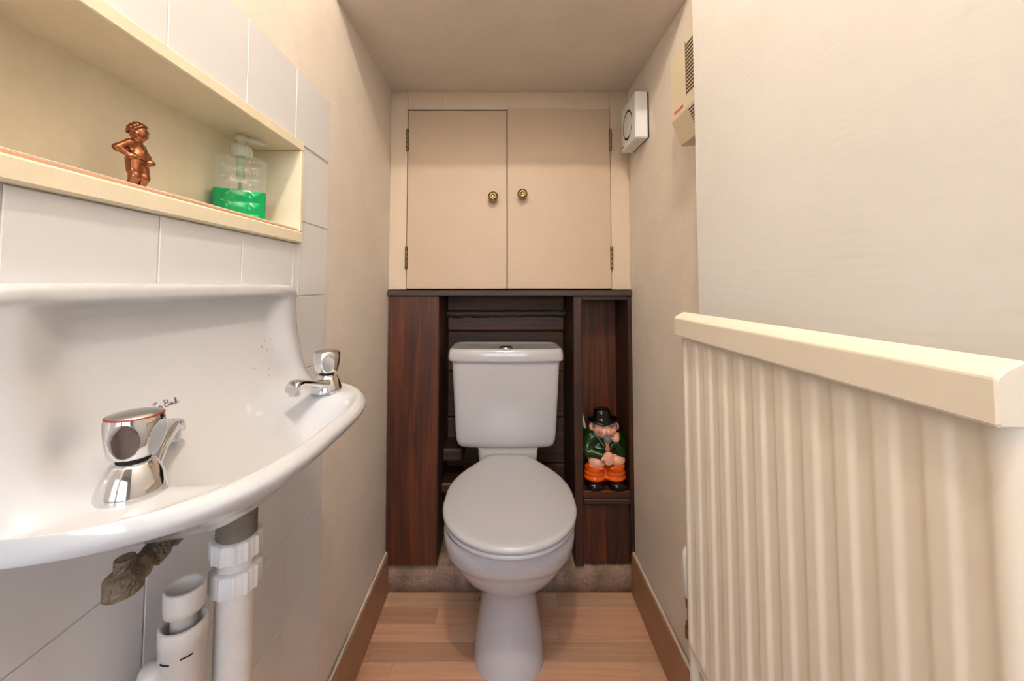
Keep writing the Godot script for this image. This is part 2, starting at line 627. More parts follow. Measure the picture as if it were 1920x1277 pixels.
func hall() -> void:
	# the hall behind the camera, lit by daylight through a window
	structure(box("floor_hall", P(-1.3, -0.1, -0.55), P(1.3, 0.0, -2.1), M.hall_floor, null, 0), "hall floor behind the camera")
	structure(box("ceiling_hall", P(-1.3, 2.42, -0.57), P(1.3, 2.52, -2.1), M.hall, null, 0), "hall ceiling behind the camera")
	structure(box("wall_hall_left", P(-1.4, 0, -0.55), P(-1.3, 2.52, -2.1), M.hall, null, 0), "hall wall on the left behind the camera")
	structure(box("wall_hall_right", P(1.3, 0, -0.55), P(1.4, 2.52, -2.1), M.hall, null, 0), "hall wall on the right behind the camera")
	var s := new_st()
	cbox(s, P(-1.4, 0, -0.45), P(-0.66, 2.52, -0.55), 0)
	cbox(s, P(0.66, 0, -0.45), P(1.4, 2.52, -0.55), 0)
	structure(commit(s, "wall_hall_front", M.hall), "hall wall beside the doorway")
	s = new_st()
	cbox(s, P(-1.4, 0, -2.1), P(1.4, 0.75, -2.2), 0)
	cbox(s, P(-1.4, 2.15, -2.1), P(1.4, 2.52, -2.2), 0)
	cbox(s, P(-1.4, 0.75, -2.1), P(-0.75, 2.15, -2.2), 0)
	cbox(s, P(0.75, 0.75, -2.1), P(1.4, 2.15, -2.2), 0)
	structure(commit(s, "wall_hall_back", M.hall), "hall wall with the window behind the camera")
	var w := Node3D.new()
	w.name = "window_1"
	add_child(w)
	structure(w, "hall window behind the camera")
	s = new_st()
	cbox(s, P(-0.75, 0.75, -2.13), P(0.75, 0.80, -2.18))
	cbox(s, P(-0.75, 2.10, -2.13), P(0.75, 2.15, -2.18))
	for x in [-0.75, -0.025, 0.70]:
		cbox(s, P(x, 0.80, -2.13), P(x + 0.05, 2.10, -2.18))
	commit(s, "window_frame", M.plastic, w)
	for x in [-0.70, 0.025]:
		box("pane", P(x, 0.80, -2.155), P(x + 0.675, 2.10, -2.158), M.pane, w, 0)
	var d := Node3D.new()
	d.name = "door_1"
	add_child(d)
	structure(d, "dark brown door standing open into the hall")
	box("door_leaf", P(-0.40, 0.01, -0.57), P(-0.36, 2.0, -1.22), M.brown_door, d, 0.003)

func left_tiles() -> void:
	var wall := get_node("wall_left")
	var pitch := 0.148
	var face_x := -0.402
	var grout := new_st()
	cbox(grout, P(-0.4052, 1.3217, -0.4), P(-0.4037, 1.4645, 0.911), 0)
	cbox(grout, P(-0.4052, 1.123, 0.783), P(-0.4037, 1.3217, 0.911), 0)
	cbox(grout, P(-0.4052, 0.0, -0.4), P(-0.4037, 1.123, 0.911), 0)
	commit(grout, "grout", M.grout, wall)
	for row in 10:
		var y1 := 1.4645 - pitch * row
		var y0 := maxf(y1 - pitch, 0.0)
		for col in 9:
			var d1 := 0.911 - pitch * col
			var d0 := maxf(d1 - pitch, -0.4)
			var j := 0.0009
			var pieces := [[y0 + j, y1 - j, d0 + j, d1 - j]]
			if row <= 2 and d0 < 0.783:
				pieces = []
				if row == 0 and y0 < 1.3217:
					pieces = [[1.3225, y1 - j, d0 + j, d1 - j]]
				elif row == 1 and d1 > 0.783:
					pieces = [[y0 + j, y1 - j, 0.784, d1 - j]]
				elif row == 2:
					if d1 > 0.783:
						pieces = [[y0 + j, y1 - j, 0.784, d1 - j], [y0 + j, 1.122, d0 + j, 0.7836]]
					else:
						pieces = [[y0 + j, 1.122, d0 + j, d1 - j]]
			for p in pieces:
				box("tile", P(-0.405, p[0], p[2]), P(face_x, p[1], p[3]), M.tile, wall, 0.0008)

func niche() -> void:
	var t := thing("wall_niche", "cream painted wooden niche shelf set into the white tiles above the basin", "shelf", P(-0.394, 1.123, 0.48))
	var o := t.position
	var f := func(x: float, y: float, d: float) -> Vector3: return P(x, y, d) - o
	box("top_board", f.call(-0.512, 1.304, 0.172), f.call(-0.394, 1.3215, 0.7825), M.cream, t, 0.0015, 2)
	box("shelf_board", f.call(-0.512, 1.1232, 0.172), f.call(-0.394, 1.1455, 0.7825), M.cream, t, 0.0025, 2)
	box("end_board", f.call(-0.512, 1.1455, 0.7715), f.call(-0.394, 1.304, 0.7825), M.cream, t, 0.0012)
	box("end_board", f.call(-0.512, 1.1455, 0.172), f.call(-0.394, 1.304, 0.184), M.cream, t, 0.0012)
	box("back_board", f.call(-0.512, 1.1455, 0.184), f.call(-0.492, 1.304, 0.7715), M.cream, t, 0)
	# glazed clay tiles laid along the shelf, raw edges to the front
	for e in [[0.186, 0.311], [0.3125, 0.4655], [0.467, 0.6195], [0.621, 0.770]]:
		var s := new_st()
		cbox(s, f.call(-0.491, 1.1456, e[0]), f.call(-0.3985 + (0.0015 if e[0] > 0.4 else 0.0), 1.1495, e[1]), 0.0008, 2)
		var tile := commit(s, "shelf_tile", M.clay, t)
		s = new_st()
		cbox(s, f.call(-0.491, 1.1495, e[0] + 0.0006), f.call(-0.3995, 1.1508 + (0.0005 if e[0] > 0.4 else 0.0), e[1] - 0.0006), 0.0004, 2)
		commit(s, "glaze", M.glaze, tile)

func cupboard() -> void:
	var t := thing("wall_cupboard", "cream built-in wall cupboard with two doors and brass knobs above the toilet", "cupboard", P(0.02, 1.028, 1.41))
	var o := t.position
	var f := func(x: float, y: float, d: float) -> Vector3: return P(x, y, d) - o
	box("stile", f.call(-0.4045, 1.028, 1.41), f.call(-0.344, 1.7375, 1.43), M.frame, t, 0.001)
	box("stile", f.call(0.378, 1.028, 1.41), f.call(0.4445, 1.7375, 1.43), M.frame, t, 0.001)
	for e in [[-0.3435, -0.219], [-0.2185, 0.3775]]:
		box("top_rail", f.call(e[0], 1.671, 1.4105), f.call(e[1], 1.7375, 1.43), M.frame, t, 0.0008)
	box("carcass", f.call(-0.344, 1.03, 1.4275), f.call(0.378, 1.671, 1.66), M.gap, t, 0)
	var doors := [[-0.3412, 0.0095, 1.031, 1.6655, 1.407], [0.0125, 0.3755, 1.0315, 1.667, 1.4035]]
	for k in 2:
		var e: Array = doors[k]
		var s := new_st()
		var dr := box("door", f.call(e[0], e[2], e[4]), f.call(e[1], e[3], 1.4262), M.door, t, 0.0012)
		if k == 1:
			dr.mesh = door_shape(f.call(e[0], e[2], e[4]), f.call(e[1], e[3], 1.4262), 0.008)
			dr.mesh.surface_set_material(0, M.door)
		var kx: float = -0.038 if k == 0 else 0.064
		var ky: float = 1.351 if k == 0 else 1.359
		s = new_st()
		lathe(s, [[0.011, 0.0], [0.011, 0.002], [0.0065, 0.004], [0.0058, 0.010], [0.009, 0.0135], [0.0145, 0.017], [0.0178, 0.022], [0.018, 0.0265], [0.0155, 0.031], [0.0105, 0.0345], [0.0075, 0.0352], [0.0070, 0.0343], [0.0, 0.0338]], 28, facing(Vector3(0, 0, 1), f.call(kx, ky, e[4])))
		commit(s, "knob", M.brass, dr)
		for hy in [1.558, 1.139]:
			var hx: float = -0.3428 if k == 0 else 0.3768
			s = new_st()
			for q in 5:
				var a: float = hy - 0.04 + q * 0.016
				lathe(s, [[0.0038, a - 1.028 + 0.0004], [0.0042, a - 1.028 + 0.001], [0.0042, a - 1.028 + 0.015], [0.0038, a - 1.028 + 0.0156]], 12, Transform3D(Basis.IDENTITY, f.call(hx, 1.028, e[4] - 0.002)))
			cbox(s, f.call(hx - 0.005, hy - 0.04, e[4] + 0.0005), f.call(hx + 0.005, hy + 0.04, e[4] - 0.001), 0.0003)
			commit(s, "hinge", M.old_brass, dr)

func door_shape(a: Vector3, b: Vector3, rise: float) -> ArrayMesh:      # the right door stands a little taller at its free edge
	var s := new_st()
	cbox(s, a, b, 0.0012)
	s.generate_normals()
	var am := s.commit()
	var mdt := MeshDataTool.new()
	mdt.create_from_surface(am, 0)
	var mid := (a.y + b.y) / 2
	for i in mdt.get_vertex_count():
		var v := mdt.get_vertex(i)
		if v.y > mid:
			v.y += rise * clampf((b.x - v.x) / (b.x - a.x), 0, 1)
			mdt.set_vertex(i, v)
	am.clear_surfaces()
	mdt.commit_to_surface(am)
	return am

func recess() -> void:
	box_label(box("shelf_ledge", P(-0.4045, 1.006, 1.396), P(0.4445, 1.0265, 1.66), M.shelf_edge, null, 0.002, 0), "dark narrow wooden ledge running under the cream cupboard", "ledge")
	var t := thing("timber_recess", "dark mahogany stained boarding round the cistern recess and its side cubby", "panelling", P(0.02, 0.09, 1.41))
	var o := t.position
	var f := func(x: float, y: float, d: float) -> Vector3: return P(x, y, d) - o
	box("front_board", f.call(-0.4005, 0.095, 1.404), f.call(-0.2265, 1.0055, 1.424), M.mahogany, t, 0.002, 1, Vector2(0.1, 0.02))
	box("side_board", f.call(-0.241, 0.10, 1.424), f.call(-0.2265, 1.0055, 1.645), M.dark_wood, t, 0.001, 1)
	var back := [[0.935, 1.0055, 1.60, 3], [0.862, 0.934, 1.612, 0], [0.70, 0.861, 1.622, 3], [0.52, 0.699, 1.624, 3], [0.34, 0.519, 1.622, 3], [0.10, 0.339, 1.624, 3]]
	for k in back.size():
		var e: Array = back[k]
		box("back_board", f.call(-0.2265, e[0], e[2]), f.call(0.2415, e[1], 1.645), M.mahogany if e[3] == 0 else M.back_wood, t, 0.006, 0, Vector2(0.17 * k, 0.13 * k))
	# the crooked old batten between the upper boards
	var s := new_st()
	var nn := noise(10.0, 4, 3)
	var rings := []
	for k in 41:
		var x := lerpf(-0.226, 0.242, k / 40.0)
		var w := 0.007 * nn.get_noise_1d(x)
		rings.append([f.call(x, 0.915 + w, 1.61), f.call(x, 0.918 + w, 1.594), f.call(x, 0.936 + w * 0.5, 1.59), f.call(x, 0.945, 1.598), f.call(x, 0.945, 1.612)])
	loft(s, rings, true, true, true)
	commit(s, "batten", M.dark_wood, t)
	# rough ledge low on the left of the recess
	box("block", f.call(-0.2262, 0.40, 1.50), f.call(-0.150, 0.445, 1.62), M.dark_wood, t, 0.006, 0)
	box("block", f.call(-0.2262, 0.30, 1.47), f.call(-0.155, 0.335, 1.62), M.dark_wood, t, 0.006, 0)
	# post and cubby
	box("post", f.call(0.2415, 0.093, 1.4045), f.call(0.2705, 1.0055, 1.645), M.dark_wood, t, 0.002, 1, Vector2(0.3, 0.7))
	box("cubby_back", f.call(0.2705, 0.10, 1.562), f.call(0.4305, 1.0055, 1.578), M.mahogany_b, t, 0.001, 1, Vector2(0.9, 0.1))
	box("cubby_side", f.call(0.4305, 0.10, 1.4045), f.call(0.4442, 1.0055, 1.578), M.dark_wood, t, 0.002, 1, Vector2(0.2, 0.5))
	box("cubby_top", f.call(0.2705, 0.992, 1.406), f.call(0.4305, 1.0055, 1.56), M.dark_wood, t, 0.001, 0)
	box("cubby_shelf", f.call(0.2705, 0.318, 1.4055), f.call(0.4305, 0.342, 1.5615), M.mahogany, t, 0.002, 0)
	box("shelf_lip", f.call(0.2705, 0.300, 1.3985), f.call(0.4305, 0.318, 1.41), M.dark_wood, t, 0.003, 0)
	box("lower_panel", f.call(0.2705, 0.098, 1.414), f.call(0.35, 0.300, 1.43), M.mahogany, t, 0.001, 1, Vector2(0.4, 0.9))
	box("lower_panel", f.call(0.3502, 0.098, 1.4145), f.call(0.4305, 0.300, 1.43), M.dark_wood, t, 0.001, 1, Vector2(0.7, 0.2))

func box_label(o: Node, label: String, category: String) -> void:
	tag(o, label, category)

func floor_planks() -> void:
	var base := box("floor", P(-0.66, -0.1, -0.55), P(0.66, -0.008, 1.72), M.hall_floor, null, 0)
	structure(base, "pale pinkish beech laminate floor in narrow strips")
	var rng := RandomNumberGenerator.new()
	rng.seed = 12
	var w := 0.0635
	var row := 0
	var d1 := 1.418
	while d1 > -0.55:
		var d0 := maxf(d1 - w, -0.55)
		var x := -0.405 - rng.randf() * 0.35
		var hi := 0.445
		while x < hi:
			var x2 := x + rng.randf_range(0.26, 0.46)
			var a := maxf(x, -0.405)
			var b := minf(x2, hi)
			if b - a > 0.02:
				box("plank", P(a + 0.0002, -0.008, d0 + 0.0002), P(b - 0.0002, 0.0, d1 - 0.0002), M["plank%d" % rng.randi_range(0, 3)], base, 0.0004, 0, Vector2(rng.randf() * 3.0, rng.randf() * 3.0))
			x = x2
		d1 -= w
		row += 1

# ---------------------------------------------------------------- toilet
func egg(cx: float, hw: float, front: float, wide: float, back: float, hb: float, y: float, n := 48, sq := 2.3) -> Array:
	# plan outline: front half a rounded end, back half drawing in to half width hb at the back
	var ring := []
	for k in n:
		var a := TAU * k / n
		var sx := sin(a)
		var cz := cos(a)           # +1 towards the camera
		if cz >= 0.0:
			var q := pow(absf(sx), 2.0 / sq) * signf(sx)
			ring.append(P(cx + hw * q, y, wide - (wide - front) * pow(cz, 2.0 / sq)))
		else:
			var t := -cz
			var q := signf(sx) * pow(absf(sx), 0.42)
			var w := lerpf(hw, hb, smoothstep(0.0, 1.0, pow(t, 1.2)))
			ring.append(P(cx + w * q, y, wide + (back - wide) * pow(t, 0.75)))
	return ring

func toilet() -> void:
	var t := thing("toilet", "white close-coupled ceramic toilet with its lid closed", "toilet", P(0.013, 0, 1.25))
	var o := t.position
	var shift := func(rings: Array) -> Array:
		var out := []
		for r in rings:
			var q := []
			for p in r:
				q.append(p - o)
			out.append(q)
		return out
	var cx := 0.0135
	var prof := [
		[0.0, 0.100, 1.095, 1.20, 1.400, 0.095], [0.012, 0.1005, 1.096, 1.20, 1.400, 0.095], [0.05, 0.096, 1.106, 1.205, 1.400, 0.09],
		[0.10, 0.087, 1.120, 1.21, 1.400, 0.085], [0.15, 0.079, 1.126, 1.21, 1.402, 0.08], [0.19, 0.074, 1.122, 1.21, 1.404, 0.08],
		[0.215, 0.078, 1.105, 1.20, 1.405, 0.085], [0.240, 0.096, 1.072, 1.18, 1.408, 0.09], [0.27, 0.118, 1.035, 1.16, 1.41, 0.10],
		[0.305, 0.138, 1.003, 1.14, 1.412, 0.105], [0.335, 0.152, 0.982, 1.13, 1.413, 0.105], [0.348, 0.157, 0.975, 1.125, 1.413, 0.105],
		[0.356, 0.164, 0.966, 1.12, 1.413, 0.105], [0.368, 0.1685, 0.959, 1.115, 1.413, 0.108], [0.395, 0.172, 0.953, 1.11, 1.413, 0.11],
		[0.412, 0.172, 0.951, 1.11, 1.413, 0.11], [0.419, 0.169, 0.954, 1.11, 1.413, 0.109]]
	var rings := []
	for p in prof:
		rings.append(egg(cx, p[1], p[2], p[3], p[4], p[5], p[0]))
	var s := new_st()
	loft(s, shift.call(rings), true, true, true, true)
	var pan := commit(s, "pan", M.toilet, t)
	# rear platform that carries the cistern
	s = new_st()
	var rr := []
	for e in [[0.30, 0.098], [0.44, 0.100], [0.465, 0.1035], [0.4815, 0.1035]]:
		var ring := []
		for k in 32:
			var a := TAU * k / 32.0
			ring.append(P(cx + e[1] * signf(sin(a)) * pow(absf(sin(a)), 0.25), e[0], 1.475 - 0.083 * signf(cos(a)) * pow(absf(cos(a)), 0.25)))
		rr.append(ring)
	loft(s, shift.call(rr), true, true, true, true)
	commit(s, "platform", M.toilet, t)
	s = new_st()
	lathe(s, [[0.006, 0.0], [0.0055, 0.003], [0.003, 0.005], [0.0, 0.0055]], 12, facing(Vector3(-1, 0.1, 0.35), P(cx - 0.083, 0.115, 1.235) - o))
	commit(s, "fixing_cap", M.old_brass, pan)
	# seat ring and lid
	var tilt := func(p: Vector3) -> Vector3:
		return p + Vector3(0, 0.022 * clampf((-p.z - 0.93) / 0.46, 0, 1), 0)
	for part in 2:
		var y0: float = 0.421 if part == 0 else 0.4375
		var th: float = 0.0155 if part == 0 else 0.0175
		var shr: float = 0.003 if part == 0 else 0.0
		var list := []
		var levels := [[0.0, 0.004], [0.0015, 0.0012], [th * 0.4, 0.0], [th * 0.68, 0.0015], [th * 0.86, 0.0055], [th * 0.95, 0.012], [th, 0.024], [th + 0.0015, 0.06], [th + 0.0025, 0.11], [th + 0.003, 0.165]]
		if part == 0:
			levels = [[0.0, 0.005], [0.002, 0.001], [th * 0.5, 0.0], [th - 0.002, 0.001], [th, 0.005]]
		for l in levels:
			var r: float = l[1] + shr
			var kf := maxf(0.004, 1.0 - r / 0.178)
			var ring := egg(cx + 0.0015, 0.1785 * kf, 1.115 - 0.187 * kf, 1.115, 1.115 + 0.272 * kf, 0.108 * kf, y0 + l[0], 64, 2.05)
			var out := []
			for p in ring:
				out.append(tilt.call(p))
			list.append(out)
		s = new_st()
		loft(s, shift.call(list), true, true, true, true)
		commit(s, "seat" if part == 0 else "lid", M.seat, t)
	# cistern
	s = new_st()
	rr = []
	var body := [[0.478, 0.140, 0.058], [0.4785, 0.150, 0.066], [0.482, 0.160, 0.074], [0.490, 0.168, 0.081], [0.505, 0.1735, 0.0855], [0.54, 0.177, 0.088], [0.62, 0.181, 0.0895], [0.70, 0.1855, 0.091], [0.78, 0.190, 0.092]]
	for e in body:
		rr.append(slab(0.0065, e[0], 1.490, e[1], e[2], 0.16))
	loft(s, shift.call(rr), true, true, true, true)
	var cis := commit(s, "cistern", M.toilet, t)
	s = new_st()
	rr = []
	for e in [[0.779, 0.195, 0.097], [0.780, 0.2005, 0.1015], [0.784, 0.203, 0.103], [0.794, 0.2035, 0.1035], [0.808, 0.2020, 0.1025], [0.817, 0.199, 0.1000], [0.8215, 0.195, 0.096], [0.8230, 0.190, 0.0915], [0.8222, 0.184, 0.086], [0.8190, 0.177, 0.080], [0.8180, 0.150, 0.065], [0.8180, 0.02, 0.01]]:
		rr.append(slab(0.0065, e[0], 1.490, e[1], e[2], 0.2))
	loft(s, shift.call(rr), true, true, true, true)
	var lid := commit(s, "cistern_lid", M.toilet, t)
	s = new_st()
	lathe(s, [[0.024, 0.0], [0.024, 0.004], [0.022, 0.0065], [0.019, 0.0068], [0.0185, 0.006], [0.0175, 0.0068], [0.0, 0.0085]], 32, Transform3D(Basis.IDENTITY, P(0.0065, 0.8178, 1.452) - o))
	commit(s, "flush_button", M.dull_chrome, lid)

func slab(cx: float, y: float, cd: float, hw: float, hd: float, pw: float) -> Array:
	# rounded rectangle in plan with a gently bowed front
	var ring := []
	for k in 64:
		var a := TAU * k / 64.0
		var x := hw * signf(sin(a)) * pow(absf(sin(a)), pw)
		var z := hd * signf(cos(a)) * pow(absf(cos(a)), pw * 1.2)
		if z > 0.0:
			z *= 1.0 - 0.10 * pow(absf(x) / hw, 2.0)
		ring.append(P(cx + x, y, cd - z))
	return ring

# ---------------------------------------------------------------- basin
const BASIN_D := 0.515
const DECK := 0.865
const WALL_X := -0.402
const HALF := 0.236

func basin_section(sd: float) -> Array:
	var q := clampf(absf(sd) / HALF, 0.0, 1.0)
	var e := 0.192 * pow(maxf(1.0 - pow(q, 3.2), 0.0), 1.0 / 2.6)
	var th := pow(maxf(1.0 - pow(q, 10.0), 0.0), 1.0 / 6.0)
	var m := 1.0 - smoothstep(0.07, 0.160, absf(sd))
	var r := 1.0 - smoothstep(0.145, 0.205, absf(sd))
	var top := 0.178 - 0.014 * pow(q, 18.0)
	var g := minf(1.0, e / 0.16)
	var wob := 0.024 * th
	var gg := g * g
	var un := lerpf(1.0, 0.36, smoothstep(0.45, 1.0, q))
	var pts := [
		Vector2(0.0, top), Vector2(wob * 0.62, top), Vector2(wob * 0.92, top - 0.004), Vector2(wob, top - 0.011), Vector2(wob * 0.95, top - 0.018),
		Vector2(wob * (0.95 - 0.42 * r), top - 0.028), Vector2(wob * (1.0 - 0.55 * r), 0.128), Vector2((0.027 - 0.012 * r) * th, 0.098), Vector2((0.036 - 0.011 * r) * th, 0.062), Vector2(e * lerpf(0.50, 0.27, gg) - 0.010 * r, 0.030 - 0.004 * m),
		Vector2(e * lerpf(0.60, 0.38, gg) - 0.004 * r, 0.010 - 0.020 * m), Vector2(e * lerpf(0.71, 0.484, gg), 0.001 - 0.040 * m), Vector2(e * lerpf(0.79, 0.583, gg), -0.054 * m), Vector2(e * lerpf(0.84, 0.69, gg), -0.056 * m),
		Vector2(e - 0.040 * gg, -0.046 * m), Vector2(e - 0.026 * gg, -0.022 * m), Vector2(e - 0.017 * gg, -0.004 * m + 0.0005), Vector2(e - 0.009 * gg, 0.002),
		Vector2(e - 0.002 * gg, -0.0005), Vector2(e + 0.003 * g, -0.007), Vector2(e + 0.001 * g, -0.015 * lerpf(1.0, un, 0.3)), Vector2(e - 0.008 * g, -0.025 * lerpf(1.0, un, 0.5)), Vector2(e - 0.026 * g, -0.038 * lerpf(1.0, un, 0.8)),
		Vector2(e - 0.06 * g, (-0.055 - 0.010 * m) * un), Vector2(0.07 * g, (-0.064 - 0.014 * m) * un), Vector2(0.0, (-0.064 - 0.014 * m) * un)]
	var out := []
	for p in curve(pts, 5):
		out.append(P(WALL_X + 0.0005 + maxf(p.x, 0.0), DECK + p.y, BASIN_D + sd))
	return out

func basin() -> void:
	var t := thing("wash_basin", "white ceramic wall-hung wash basin with tall splashback and two chrome taps", "basin", P(WALL_X, DECK, BASIN_D))
	var o := t.position
	var s := new_st()
	var rings := []
	var n := 72
	for k in n + 1:
		var a := -PI / 2 + PI * k / n
		var ring := []
		for p in basin_section(HALF * sin(a) * 0.9999):
			ring.append(p - o)
		rings.append(ring)
	loft(s, rings, false)
	var m: StandardMaterial3D = M.ceramic.duplicate()
	m.albedo_color = Color.WHITE
	m.albedo_texture = basin_marks()
	commit(s, "bowl", m, t)
	# waste outlet in the bowl
	s = new_st()
	lathe(s, [[0.022, 0.0], [0.022, 0.002], [0.018, 0.0028], [0.014, 0.001], [0.0, 0.001]], 28, Transform3D(Basis.IDENTITY, P(-0.285, DECK - 0.0555, BASIN_D) - o))
	commit(s, "waste_ring", M.chrome, t)
	# maker's signature, thin script strokes printed on the splashback
	s = new_st()
	var words := [
		[[0.0, 8.0], [4.0, 10.0], [8.0, 9.5]], [[4.0, 10.0], [3.0, 5.0], [1.5, 0.5]], [[4.5, 4.0], [5.0, 1.0], [7.0, 1.5], [8.5, 4.5], [8.0, -2.0], [6.0, -4.0]], [[9.0, 1.0], [10.0, 4.0], [12.0, 3.0], [12.0, 1.0], [13.5, 1.5]],
		[[22.0, 9.0], [18.5, 10.0], [17.5, 7.0], [20.0, 5.5], [17.0, 4.0], [17.5, 0.5], [21.0, 1.0]], [[22.0, 1.0], [24.0, 9.0], [22.5, 5.0], [23.5, 0.8], [25.5, 4.0], [26.5, 0.8], [28.0, 4.0], [29.5, 0.8], [31.0, 4.0], [30.0, 1.0], [33.0, 1.5], [35.5, 9.0], [34.0, 1.0], [37.0, 8.5], [36.0, 1.0], [39.0, 2.0]]]
	for stroke in words:
		var pts := []
		for p in stroke:
			pts.append(Vector2(p[0], p[1]))
		var path := []
		for p in curve(pts, 4):
			var sd: float = -0.084 + p.x * 0.00082
			var y: float = 0.043 + p.y * 0.00075
			path.append(on_basin(sd, y) - o)
		tube(s, path, 0.00034, 5)
	commit(s, "maker_signature", M.ink, t)
	tap("pillar_tap", "chrome pillar tap with red rimmed faceted head at the near end of basin", P(-0.315, DECK - 0.001, 0.349), PI / 2 + 0.38, true)
	tap("pillar_tap", "chrome pillar tap at the far end of the white basin", P(-0.297, DECK - 0.001, 0.682), -PI / 2 - 0.12, false)
	plumbing()

func on_basin(sd: float, y: float) -> Vector3:      # point of the splashback surface at that height above the deck
	var sec := basin_section(sd)
	for k in range(20, sec.size() - 1):
		var a: Vector3 = sec[k]
		var b: Vector3 = sec[k + 1]
		if a.y - DECK >= y and b.y - DECK < y:
			return a.lerp(b, (a.y - DECK - y) / maxf(a.y - b.y, 1e-6)) + Vector3(0.0002, 0.0001, 0)
	return sec[30]

func basin_marks() -> ImageTexture:
	# off-white glaze with the specks and dirt smears seen on it; u runs round the section, v along the length
	var w := 1024
	var h := 1024
	var im := Image.create(w, h, true, Image.FORMAT_RGB8)
	im.fill(Color(0.775, 0.785, 0.805))
	var rng := RandomNumberGenerator.new()
	rng.seed = 99
	var spots := [[0.30, 0.69, 0.03, 0.03, 16, 0.5], [0.33, 0.66, 0.03, 0.04, 8, 0.6], [0.57, 0.50, 0.03, 0.07, 70, 0.72], [0.52, 0.40, 0.06, 0.12, 60, 0.8], [0.60, 0.60, 0.03, 0.08, 40, 0.75], [0.45, 0.5, 0.12, 0.3, 60, 0.85], [0.66, 0.55, 0.02, 0.2, 14, 0.55]]
	for e in spots:
		for k in e[4]:
			var u: float = e[0] + rng.randfn(0.0, 0.5) * e[2]
			var v: float = e[1] + rng.randfn(0.0, 0.5) * e[3]
			var c: float = lerpf(e[5], 0.78, rng.randf() * 0.6)
			var r := rng.randi_range(1, 2)
			im.fill_rect(Rect2i(int(u * w), int(v * h), r, r + rng.randi_range(0, 1)), Color(c * 0.9, c * 0.87, c * 0.83))
	im.generate_mipmaps()
	return ImageTexture.create_from_image(im)

func tap(called: String, label: String, at: Vector3, turn: float, red: bool) -> void:
	var t := thing(called, label, "tap", at, turn)
	t.scale = Vector3(0.93, 0.86, 0.97)
	# local +x is the way the spout points
	var s := new_st()
	lathe(s, [[0.0255, 0.0], [0.026, 0.002], [0.0245, 0.008], [0.0225, 0.016], [0.0195, 0.024], [0.0165, 0.030], [0.0145, 0.033], [0.0, 0.033]], 36)
	commit(s, "base", M.chrome, t)
	s = new_st()
	lathe(s, [[0.012, 0.032], [0.012, 0.038], [0.0, 0.038]], 24)
	commit(s, "spindle", M.shadow_gap, t)
	# spout: flat-topped arm rising a little, then turning down at the tip
	s = new_st()
	var rings := []
	for e in [[0.006, 0.016, 0.017, 0.011], [0.024, 0.020, 0.0135, 0.0085], [0.045, 0.0265, 0.0105, 0.0062], [0.065, 0.033, 0.0095, 0.0055], [0.080, 0.037, 0.0095, 0.0058], [0.090, 0.037, 0.0098, 0.0072], [0.0975, 0.0335, 0.0098, 0.0072], [0.100, 0.030, 0.0095, 0.0060]]:
		var ring := []
		for k in 24:
			var a := TAU * k / 24.0
			ring.append(Vector3(e[0], e[1] + e[3] * signf(sin(a)) * pow(absf(sin(a)), 0.55), e[2] * signf(cos(a)) * pow(absf(cos(a)), 0.55)))
		rings.append(ring)
	loft(s, rings, true, true, true)
	lathe(s, [[0.0082, 0.018], [0.0086, 0.0195], [0.0086, 0.034]], 20, Transform3D(Basis.IDENTITY, Vector3(0.091, 0, 0)))
	commit(s, "spout", M.chrome, t)
	# faceted head: a barrel cut by six flats
	s = new_st()
	rings = []
	var prof := [[0.0135, 0.0375], [0.0165, 0.0385], [0.0185, 0.0425], [0.0208, 0.050], [0.0222, 0.058], [0.0222, 0.066], [0.0212, 0.073], [0.0205, 0.0765]]
	var dense := []
	for k in prof.size() - 1:
		for j in 4:
			var f := j / 4.0
			dense.append([lerpf(prof[k][0], prof[k + 1][0], f), lerpf(prof[k][1], prof[k + 1][1], f)])
	dense.append(prof[prof.size() - 1])
	for p in dense:
		var ring := []
		for k in 96:
			var a := TAU * k / 96.0
			var v := Vector3(p[0] * cos(a), p[1], p[0] * sin(a))
			for c in 5:
				var b := TAU * (c + 0.5) / 5.0
				var nrm := Vector3(cos(b), -0.12, sin(b)).normalized()
				var dist := nrm.dot(v - Vector3(0, 0.058, 0)) - 0.0192
				if dist > 0.0:
					v -= nrm * dist
			ring.append(v)
		rings.append(ring)
	loft(s, rings, true, true, true, false, true)
	var head := commit(s, "head", M.chrome, t)
	s = new_st()
	lathe(s, [[0.0205, 0.0762], [0.0207, 0.0772], [0.0198, 0.0778]], 40)
	commit(s, "ring", M.red if red else M.dull_chrome, head)
	s = new_st()
	lathe(s, [[0.0196, 0.0770], [0.0190, 0.0785], [0.012, 0.0803], [0.0, 0.081]], 40)
	commit(s, "cap", M.dull_chrome, head)

